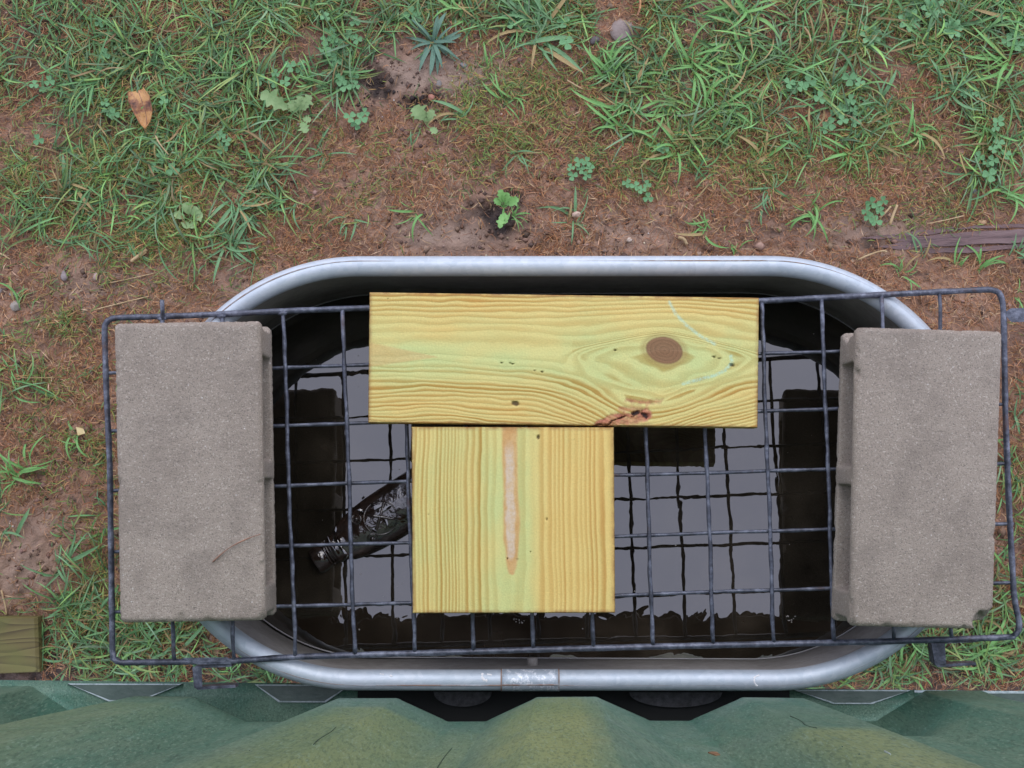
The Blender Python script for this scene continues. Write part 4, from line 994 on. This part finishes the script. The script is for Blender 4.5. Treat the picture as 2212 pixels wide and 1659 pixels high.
DEADB = plain('dying_blade', [(.3,(.30,.20,.09)),(.7,(.42,.34,.14))], 50, .6)
for kind, mat in (('fresh', FRESH), ('blue', FRESH2), ('weed', DARKLEAF), ('dead', DEADB)):
    BM[kind] = []
    for k in range(12):
        r_ = random.Random(k*13+len(kind)); 
        bm_ = blade_mesh(k, 1.0, r_.uniform(.040,.080) if kind != 'weed' else r_.uniform(.08,.12), r_.uniform(.3,1.1), r_.uniform(-.9,-.2), r_.uniform(-1.5,1.5) if kind != 'weed' else r_.uniform(-.5,.5)); bm_.materials.append(mat); BM[kind].append(bm_)
GRP = 'grass tufts growing out of the bare soil'
def tuft(u, v, nb, size, spread, kind, label, direc=None, cat='grass tuft', name='grass_tuft', grp=GRP):
    p = P(u, v, 0); p.z = float(ground_z(np.array([p.x]), np.array([p.y]))[0])
    t = thing(name, p, label, cat, grp); rr = random.Random(int(u*7+v))
    placed = 0; tries = 0; nb = int(nb*1.35); bias = rr.uniform(-math.pi, math.pi)
    while placed < nb and tries < nb*6:
        tries += 1
        a = placed*2.4+rr.uniform(-.3,.3) if kind == 'weed' else (rr.gauss(bias, 1.5) if rr.random() < .8 else rr.uniform(-3.1,3.1)) if direc is None else rr.gauss(math.radians(direc), spread)
        L = size/1170*rr.choice((rr.uniform(.35,.8), rr.uniform(.7,1.45))); tip = p+Vector((math.cos(a), math.sin(a), 0))*L*.9
        if in_tank(np.array([tip.x]), np.array([tip.y]), TR+.012)[0] or (tip-CAM).dot(EY) < -.155: continue
        o = bpy.data.objects.new('blade', BM['dead' if kind != 'weed' and rr.random() < .14 else kind][rr.randrange(12)]); COL.objects.link(o); o.parent = t
        L = L if kind != 'weed' else size/1170*rr.uniform(.7,1.1); sp_ = .013*min(1.3, size/70) if kind != 'weed' else .003; o.location = (rr.gauss(0,sp_*.6), rr.gauss(0,sp_*.6), -.001); o.rotation_euler = (rr.uniform(-.25,.25), rr.uniform(-.2,.1), a); o.scale = (L, L*rr.uniform(.8,1.3)*(80/max(size,60))**.4, L)
        placed += 1
    return t
TU = [
 (1167,70,22,100,1.1,'blue','tallest grass tuft at the top centre, blades fanned upward',95),
 (1160,90,8,90,.6,'blue','grass tuft at the top centre with long blades drooping toward the tank',-80),
 (1322,160,16,80,.9,'fresh','bright green tuft right of the flat stone, blades swept left and up',130),
 (1368,178,14,70,.7,'fresh','bright green tuft of short upright blades below the flat stone',80),
 (1338,262,15,95,.6,'fresh','bright tuft whose blades arch left, halfway between flat stone and tank',155),
 (1345,275,7,85,.5,'fresh','small tuft with blades trailing right below the bright arching tuft',-10),
 (1003,38,12,70,.7,'fresh','grass tuft at the top with blades pointing left above the star weed',170),
 (990,258,8,70,None,'blue','sparse tuft right of the black soil patch with the red pebble',None),
 (894,312,9,50,None,'blue','small splayed tuft below the black soil patch with the red pebble',None),
 (904,462,8,55,None,'fresh','sparse thin tuft left of the leafy green weed above the tank',None),
 (757,480,8,55,None,'blue','thin tuft above the far rim near where it begins to curve at left',-70),
 (1104,468,8,45,None,'fresh','short tuft at the foot of the leafy green weed above the tank',None),
 (1237,477,12,60,None,'blue','sparse tuft round the tan pebble just above the tank rim',None),
 (1460,322,12,75,None,'fresh','tuft with curling blades between the two brightest tufts and the right side',None),
 (1602,33,18,95,None,'fresh','large green tuft at the top edge, upper right',None),
 (1492,150,20,95,None,'fresh','dense green tuft right of the bright swept tuft near the stone',None),
 (1545,243,16,85,None,'fresh','dense tuft with drooping blades above the patch of moss grass',None),
 (1588,200,14,80,None,'fresh','green tuft directly below the dark hole in the soil at upper right',None),
 (2190,40,18,110,None,'fresh','big long bladed tuft in the top right corner',None),
 (2172,135,14,100,None,'fresh','long bladed tuft on the right edge below the corner tuft',160),
 (1755,462,18,62,None,'fresh','compact tuft of many blades left of the buried plank',None),
 (1658,413,12,60,None,'blue','thin tuft above and left of the compact tuft by the buried plank',None),
 (1523,492,12,58,None,'fresh','leaning tuft above the tank beside the straw bundle',-150),
 (1742,303,14,60,None,'fresh','tuft of bowed blades in the bare soil at the middle right',None),
 (1645,342,12,62,None,'fresh','flat spreading tuft left of the bowed tuft at the middle right',None),
 (1892,233,12,60,None,'blue','bluish tuft beside the clover at the middle right',None),
 (2045,200,14,65,None,'blue','dense bluish tuft left of the right edge, above the black hole',None),
 (2173,425,12,62,None,'fresh','splayed tuft right of the grey pebble above the buried plank',None),
 (2127,310,10,70,.5,'fresh','tall narrow tuft standing up near the right edge',85),
 (513,447,18,70,None,'blue','upright dense tuft at the lower tip of the left lawn',None),
 (503,528,20,68,None,'blue','dense tuft ending the left lawn, right above the left end of the tank',None),
 (183,520,14,60,None,'blue','small tuft low in the left lawn near the left edge',None),
 (155,400,14,68,None,'blue','tuft with long radiating blades near the left edge',None),
 (285,520,12,58,None,'blue','short tuft between the other tufts low in the left lawn',None),
 (33,1035,12,62,None,'fresh','bright tuft at the left edge beside the left block',None),
 (62,1010,8,60,None,'fresh','small tuft with crossing blades touching the tuft at the left edge',None),
 (167,950,10,52,None,'fresh','thin tuft below the yellow wood chip, left of the grate',None),
 (15,1150,12,66,None,'blue','tuft at the left edge above the timber end',None),
 (135,1222,13,72,None,'blue','tuft of broad blades standing above the timber end',None),
 (148,1322,15,66,None,'blue','dense tuft right beside the timber end',None),
 (140,1425,12,62,None,'blue','tuft in the gap between timber end, grate and container',None),
 (20,800,9,52,None,'fresh','small tuft at the left edge, above the left block level',None),
 (47,652,6,55,.35,'fresh','two or three pale blades standing beside the grey stones',80),
 (1590,545,6,40,.5,'fresh','single small sprig of grass against the far tank rim',80),
 (1950,590,7,50,None,'fresh','small forked tuft between the tank rim and the buried plank',50),
 (1990,555,5,48,.4,'blue','narrow sprig of grass growing up through the buried plank',80),
 (2070,572,7,55,.4,'fresh','v shaped sprig of grass just below the buried plank',85),
 (2113,578,8,55,.6,'fresh','bright forked sprig above the right corner of the grate',80),
 (2192,548,8,58,None,'blue','thin tuft on the right edge below the buried plank',None),
 (2192,640,6,45,None,'fresh','tiny tuft between the flat steel tab and the right edge sprigs',None),
 (2120,1420,18,85,None,'fresh','large tuft under the right strap hook',None),
 (1960,1440,14,70,None,'fresh','tuft between the tank rim and the right strap hook',None),
 (2195,1280,10,70,None,'fresh','tuft at the right edge beside the bent grate frame',None),
 (2198,1120,8,52,None,'fresh','small tuft at the right edge behind the right block',None),
 (2196,900,7,45,None,'blue','sparse tuft at the right edge near the top of the right block',None),
 (380,1395,14,68,None,'blue','tuft below the left block, seen through the grate corner',None),
 (1830,330,14,66,None,'fresh','loose tuft at mid right, above the bushy clover by the buried plank',None),
 (1440,225,14,70,None,'fresh','loose tuft below the dense green tuft, right of centre',None),
 (1975,290,14,64,None,'fresh','tuft of mixed green and dead blades below the black hole at right',None),
 (1100,215,12,55,None,'fresh','short ragged tuft right of the clay patch',None),
 (1120,330,9,45,None,'blue','small ragged tuft at the centre, between red pebble and leafy weed',None),
 (1060,150,9,50,None,'fresh','small tuft on the right edge of the clay patch',None),
 (700,330,10,60,None,'blue','thin tuft in the reddish soil right of the left lawn',None),
 (640,430,8,58,None,'blue','sparse tuft on bare soil above the left bend of the rim',None),
 (310,1385,12,62,None,'blue','tuft in the lower left corner of the grate',None),
]
for u, v, nb, size, spr, kind, lab, di in TU:
    tuft(u, v, nb, size, spr if spr else 1.0, kind, lab, di)
tuft(937,96,22,72,1.2,'weed','bluish star shaped weed lying flat over the bare clay at the top','' and 0 or None,'weed','rosette_weed','low weeds in the lawn')

# clover and other broad-leaved weeds
def trefoil():
    V = []; Fc = []
    for k in range(3):
        a = k*2*math.pi/3; c0 = len(V); V.append((0,0,0))
        pts = []
        for i in range(11):
            q = -1.25+2.5*i/10; r = 1.0*(.9+.1*math.cos(2*q)); x = .55+.52*math.cos(q*2.2)*.95; y = .50*math.sin(q*2.35)
            pts.append((x, y))
        pts = [(.0,.0),(.18,.24),(.45,.43),(.75,.46),(.95,.30),(.90,.0),(.95,-.30),(.75,-.46),(.45,-.43),(.18,-.24)]
        cidx = len(V); V.append((.5*math.cos(a), .5*math.sin(a), -.05))
        for x, y in pts: V.append((x*math.cos(a)-y*math.sin(a), x*math.sin(a)+y*math.cos(a), .10*abs(y)+.08*x))
        n = len(pts)
        for i in range(n): Fc.append((cidx, cidx+1+i, cidx+1+(i+1)%n))
    m_ = mesh('leaf', V, Fc, True); m_.materials.append(CLOVER); return m_
TF = trefoil()
CG = 'clover plants in the lawn'
def clover(u, v, leaves, label):
    p = P(u, v, 0); p.z = float(ground_z(np.array([p.x]), np.array([p.y]))[0])
    t = thing('clover', p, label, 'clover', CG); rr = random.Random(int(u*3+v*5))
    for du, dv, s in leaves:
        z = rr.uniform(.012,.026); q = P(u+du, v+dv, z+p.z)-p
        V_, F_ = tube(smooth_path([(0,0,-.002), (q.x*.6, q.y*.6, z*.8), (q.x, q.y, z-.0005)], 1), .0006, 5, caps=False)
        obj('stem', V_, F_, STEM, t, local=True)
        o = bpy.data.objects.new('leaf', TF); COL.objects.link(o); o.parent = t; o.location = (q.x, q.y, z)
        sc = s/1170*.62; o.scale = (sc,sc,sc); o.rotation_euler = (rr.uniform(-.3,.3), rr.uniform(-.3,.3), rr.uniform(0,6.28))
S1 = 22
CL = [
 (227,112,[(0,5,22),(-12,40,24),(28,-10,18)],'pair of large clover leaves above the curled brown leaf, upper left'),
 (215,50,[(0,0,18)],'single clover leaf near the top left, above the pair of large clover leaves'),
 (90,178,[(-16,5,18),(17,-3,20),(2,16,14)],'clover at the left edge of the lawn, bordering the first bare soil'),
 (83,302,[(0,0,22)],'single round clover leaf at the far left in the bare patch'),
 (350,352,[(52,-9,26),(0,-12,24),(-17,11,22),(23,15,26)],'four clover leaves in a row below the curled brown leaf'),
 (482,308,[(-2,12,24),(-5,-15,20),(8,-3,18)],'clover cluster right of the four in a row under the brown leaf'),
 (353,217,[(0,0,18)],'small clover leaf touching the right side of the curled brown leaf'),
 (240,236,[(-7,4,22),(6,10,22),(-12,-14,18)],'clover leaves touching the left side of the curled brown leaf'),
 (575,172,[(-15,0,26),(15,5,22),(42,5,22),(20,-14,16)],'clover patch above the pale lobed weed'),
 (640,138,[(-13,5,24),(10,14,20),(12,0,16)],'clover leaves between the lobed weed and the dense clover bed'),
 (712,75,[(-9,-38,20),(0,-5,24),(-9,12,22),(-10,28,24),(5,45,20),(14,58,24),(20,20,20),(22,95,20),(10,10,18)],'long bed of many small clovers at the top, left of the star weed'),
 (762,60,[(5,-13,22),(-8,17,24),(10,25,20),(-12,50,22)],'clover strip between the long clover bed and the star weed'),
 (887,28,[(0,0,26),(14,8,22),(-12,10,20)],'clover cluster at the very top above the star weed'),
 (1107,52,[(0,0,22),(8,-22,18)],'clover at the left foot of the tallest top tuft'),
 (1217,47,[(0,0,26)],'single bright clover leaf right of the tallest top tuft'),
 (1224,93,[(0,0,28)],'lower bright clover leaf right of the tallest top tuft'),
 (752,180,[(-5,7,24),(12,-13,22),(-14,-4,20),(16,4,18)],'clover beside the black soil patch, left of the clay'),
 (768,255,[(12,2,26),(-12,-2,24),(2,14,22),(20,-12,18)],'clover just under the black soil patch'),
 (1255,362,[(-5,-12,20),(12,-12,20),(-18,18,20),(12,18,18),(0,4,18),(-22,0,16),(20,2,18)],'round clover patch alone in the bare soil above the middle of the tank'),
 (1372,402,[(0,0,20),(-18,-6,18),(14,8,18),(28,25,20),(26,-4,16)],'clover right of the round patch, lower toward the tank'),
 (1435,322,[(0,0,18),(-10,-4,16)],'tiny clover near the curling tuft right of centre'),
 (1720,180,[(-15,0,24),(28,-3,26),(-8,12,22),(12,8,22)],'clover cluster below the small bare patch, upper right'),
 (1835,170,[(0,0,28),(22,8,20)],'large clover leaf on the left edge of the reddish bare patch'),
 (1825,228,[(0,2,24),(-17,15,24),(-55,-17,26),(12,-12,22),(20,10,20)],'clover cluster below the reddish bare patch'),
 (1800,268,[(-8,0,26),(48,-4,22),(20,-8,22),(-20,12,18)],'lowest clover cluster in the middle right grass'),
 (2190,85,[(-2,-12,26),(10,12,26),(-14,4,22)],'clover in the long grass at the top right edge'),
 (2158,262,[(0,0,24),(-8,14,18),(0,48,22),(-12,60,18),(16,72,20)],'clover column in the tall grass on the right edge'),
 (2138,378,[(0,0,28)],'single three leafed clover on bare soil near the right edge'),
 (2130,347,[(15,0,22),(-15,-8,22),(2,6,16)],'clover leaves just above the single clover at the right'),
 (1886,448,[(-4,-10,22),(8,-2,22),(-14,8,20),(6,30,24),(16,8,18),(-8,22,20),(22,-14,18)],'bushy clover plant directly above the buried plank'),
 (2095,198,[(0,0,16),(12,4,14),(-12,6,14)],'tiny clover above the black hole at the right'),
]
for a_ in CL: clover(*a_)
def broadleaf(V0, lobes, L, Wd, up):
    n = 18; V = []; Fc = []
    for i in range(n+1):
        s = i/n; q_ = max(0, (s-.34)/.66) if lobes > .1 else s; w = .0009+Wd*math.sin(math.pi*min(1, q_*.97))**.6*(.7+.3*s)*(1+lobes*math.cos(s*34)) if i < n else 0.0005
        z = up*math.sin(s*2.2)*L; V += [(L*s, w, z+w*.25), (L*s, 0, z-.0006), (L*s, -w*(1+.2*math.sin(s*19)), z+w*.2)]
    for i in range(n):
        for k in (0,1): b = i*3+k; Fc.append((b, b+3, b+4, b+1))
    return mesh('leaf', V, Fc, True)
def weed(u, v, leaves, mat, label, lobes=.35):
    p = P(u, v, 0); p.z = float(ground_z(np.array([p.x]), np.array([p.y]))[0])+.004
    t = thing('broadleaf_weed', p, label, 'weed', 'low weeds in the lawn')
    for k, (a, L, w) in enumerate(leaves):
        m_ = broadleaf(0, lobes, L/1170, w/1170/2, .18); m_.materials.append(mat); o = bpy.data.objects.new('leaf', m_); COL.objects.link(o); o.parent = t
        o.rotation_euler = (0, -.25, rad(a)); o.location = (0,0,.004)
weed(650,258,[(150,98,34),(120,42,26),(85,48,20),(60,55,22),(-65,45,20),(-20,30,14)], LOBED, 'pale ragged lobed weed right of the curled brown leaf', .45)
weed(925,278,[(125,52,34),(95,30,26),(70,38,18),(-40,30,14)], LOBED, 'pale lobed weed under the red pebble', .3)
weed(1088,452,[(100,42,16),(75,36,18),(30,40,20),(135,30,14),(-85,40,16),(-100,52,14),(60,28,14)], FRESH, 'bright leafy green weed beside the black soil spot above the tank', .3)
weed(415,478,[(100,40,22),(60,34,26),(20,34,26),(160,38,16),(-60,24,22),(-120,24,20)], LOBED, 'round leaved weed low in the left lawn', .12)
weed(1960,50,[(k*51+10, 30, 12) for k in range(7)], CLOVER, 'star leaved weed at the top, upper right', .05)
weed(2008,25,[(k*51+30, 30, 12) for k in range(7)], CLOVER, 'star leaved weed touching the top edge, rightmost of its kind', .05)
weed(1878,80,[(k*51+20, 27, 11) for k in range(7)], CLOVER, 'star leaved weed nearest the reddish bare patch', .05)
weed(2050,70,[(k*51, 26, 11) for k in range(7)], CLOVER, 'low star leaved weed between the top one and the corner tuft', .05)

# ---------------------------------------------------------------- stones
def stone(u, v, w, h, th, cols, label, seed, rot=0, embed=.35, grp='stones and pebbles on the soil'):
    p = P(u, v, 0); gz = float(ground_z(np.array([p.x]), np.array([p.y]))[0]); rs = np.random.RandomState(seed)
    nu, nv = 18, 11; V = []
    dirs = rs.randn(9,3); dirs /= np.linalg.norm(dirs, axis=1)[:,None]; offs = rs.uniform(.62,.95,9)
    for j in range(nv):
        for i in range(nu):
            a1 = 2*math.pi*i/nu; b1 = math.pi*(j/(nv-1)-.5); d = np.array([math.cos(a1)*math.cos(b1), math.sin(a1)*math.cos(b1), math.sin(b1)])
            r = min([1.0]+[o_/max(1e-3, float(d@q)) for o_, q in zip(offs, dirs)]); V.append(d*r)
    V = np.array(V)*np.array([w/1170/2, h/1170/2, th]); c, s = math.cos(rot), math.sin(rot)
    V = np.stack([V[:,0]*c-V[:,1]*s, V[:,0]*s+V[:,1]*c, V[:,2]], 1)+np.array([p.x, p.y, gz+th*(1-2*embed)])
    m_ = plain('stone_'+str(seed), [(.3,cols[0]),(.7,cols[1])], 50, .55, (150,.002))
    o = obj('stone', V, grid_faces(nu, nv, True), m_, smooth=True); tag(o, label, 'stone', grp)
stone(1347,66,62,58,.012,((.23,.18,.155),(.33,.27,.24)),'largest flat brownish stone, at the top centre right',1,.5)
stone(1285,88,24,18,.007,((.10,.085,.085),(.17,.15,.15)),'small dark stone left of the largest flat stone',2,.4)
stone(932,212,16,18,.006,((.36,.15,.10),(.50,.24,.17)),'small reddish pebble on the black soil patch',3)
stone(948,183,14,18,.005,((.17,.16,.14),(.24,.22,.20)),'greenish grey pebble on the clay above the reddish pebble',4)
stone(1002,140,18,14,.005,((.20,.20,.19),(.27,.27,.26)),'grey pebble on the clay below the star weed',5)
stone(1245,464,20,17,.006,((.48,.34,.25),(.62,.47,.37)),'pale tan pebble just above the middle of the tank',6,.3)
stone(1359,520,15,11,.004,((.55,.43,.33),(.70,.60,.50)),'pale cream pebble close to the far rim of the tank',7)
stone(2106,413,15,13,.005,((.17,.18,.17),(.27,.28,.27)),'round grey pebble above the buried plank',8)
stone(2122,480,20,14,.005,((.36,.22,.11),(.48,.32,.18)),'yellow brown pebble at the top edge of the buried plank',9)
stone(143,597,18,26,.007,((.22,.18,.17),(.33,.28,.27)),'pointed greyish pink stone left of the tank',10,.3)
stone(210,598,15,19,.005,((.36,.25,.20),(.48,.36,.30)),'pale pinkish stone right of the pointed stone',11)
stone(37,661,25,28,.008,((.26,.23,.19),(.35,.31,.26)),'squarish grey stone at the left edge, largest there',12,.2)
stone(28,636,12,10,.004,((.26,.24,.23),(.35,.33,.32)),'small grey pebble above the squarish stone, left of two',13)
stone(39,640,10,14,.004,((.26,.25,.24),(.36,.34,.33)),'small grey pebble above the squarish stone, right of two',14)
stone(3,628,14,12,.004,((.26,.24,.23),(.34,.32,.31)),'grey pebble cut by the left edge above the squarish stone',15)
stone(32,691,12,8,.003,((.38,.33,.18),(.5,.44,.26)),'small yellowish pebble below the squarish stone',16)

# wood chip, curled leaf, straws
c4 = [(164,922),(180,926),(184,936),(168,941)]
m = M_('yellow_chip'); m.set(base=m.ramp(m.noise(60,4), [(.3,(.55,.42,.17)),(.7,(.75,.62,.32))]), rough=.6); CHIP = m.m
tag(obj('wood_chip', *prism([P(u,v,.014) for u,v in c4][::-1], [P(u,v,.010) for u,v in c4][::-1]), CHIP), 'small pale yellow wood chip on the soil left of the grate', 'wood chip')
m = M_('dead_leaf')
c = m.ramp(m.noise(34,5,.65), [(.36,(.10,.045,.030)),(.47,(.32,.14,.065)),(.55,(.55,.30,.11))])
m.set(base=c, rough=.45).bump(m.noise(70,5,.7), .003, .9)
LEAF = m.m
p = P(307,238,.02); lf = thing('fallen_leaf', p, 'curled brown and tan fallen leaf on the grass at the upper left', 'leaf')
nu, nv = 16, 26; V = []
for j in range(nv):
    s = j/(nv-1); half = .0205*(min(1, .75+s) if s < .25 else np.interp(s, [.25,.6,.85,1], [1,.85,.5,.06]))
    for i in range(nu):
        t = i/(nu-1)*2-1; ang = t*1.9                      # rolled edges
        x = half*math.sin(ang)*1.0; z = .010*(1-math.cos(ang))*.8 + .004*math.sin(s*6)
        V.append((x+.004*math.sin(s*3), .036-.075*s, z+.001*math.sin(i*1.7+j)))
V = np.array(V); a1 = rad(14); V = np.stack([V[:,0]*math.cos(a1)-V[:,1]*math.sin(a1), V[:,0]*math.sin(a1)+V[:,1]*math.cos(a1), V[:,2]+.006], 1)
lb = obj('leaf_blade', V, grid_faces(nu, nv), LEAF, lf, True, local=True)
sm_ = lb.modifiers.new('thick', 'SOLIDIFY'); sm_.thickness = .0008
obj('midrib', *tube([tuple(V[j*nu+nu//2]+np.array([0,0,.0008])) for j in range(nv)], .0008, 6), TWIG, lf, local=True)
SG = 'straws and stalks lying on the soil'
def stalk(pts, r, label, mat=None, z=.012):
    pts = [P(u, v, z) for u, v in pts]; pts = resample(smooth_path(pts, 1), .008); Vt, Ft = tube(pts, r, 7, rfun=lambda i: 1+.12*math.sin(i*1.3)); tag(obj('straw', Vt, Ft, mat or STK, smooth=True), label, 'straw', SG)
STK = plain('pale_stalk', [(.3,(.38,.26,.12)),(.7,(.58,.44,.25))], 40, .6)
stalk([(198,671),(240,660),(322,640)], .0012, 'long straw lying left of the tank, just above the grate corner')
stalk([(237,611),(290,600),(338,589)], .0009, 'thin straw parallel to and above the long straw left of the tank')
stalk([(-3,546),(10,552),(22,560)], .0013, 'short bent straw cut by the left edge')
stalk([(283,565),(300,552),(317,539)], .0030, 'thick brown dead stalk at the foot of the left lawn', z=.016)
stalk([(289,562),(304,553),(316,545)], .0022, 'second dead stalk lying against the thick brown stalk', z=.014)
stalk([(1922,486),(1929,465),(1938,443)], .0026, 'thick broken straw above the buried plank', z=.014)
stalk([(1900,470),(1914,458),(1924,446)], .0020, 'shorter broken straw left of the thick one above the buried plank', z=.013)
stalk([(1853,561),(1880,549),(1906,541),(1916,544)], .0016, 'bent straw between the buried plank and the tank', z=.014)
stalk([(2004,483),(2040,476),(2082,466)], .0010, 'straw lying along the top edge of the buried plank', z=.018)
stalk([(1737,58),(1748,72),(1752,91)], .0016, 'pale spotted straw in the grass at the upper right', z=.02)
stalk([(336,293),(344,310),(364,334)], .0014, 'pale forked straw below the curled brown leaf', z=.026)
stalk([(1225,173),(1245,185),(1258,192)], .0013, 'pale straw right of centre near the top')
stalk([(1465,513),(1478,516),(1484,528)], .0032, 'frayed bit of straw at the foot of the leaning tuft above the tank')
stalk([(3,1275),(12,1310),(14,1328)], .0016, 'dry stalk on the soil above the timber end')
stalk([(1383,0),(1382,22),(1376,34)], .0022, 'orange brown dead blade at the top edge', mat=LEAF, z=.02)

# ---------------------------------------------------------------- turn everything to true vertical
for o in ROOTS:
    o.matrix_world = RW @ (Matrix.Translation(o.location) @ o.rotation_euler.to_matrix().to_4x4())
S.cycles.max_bounces = 6; S.cycles.diffuse_bounces = 3; S.cycles.glossy_bounces = 4
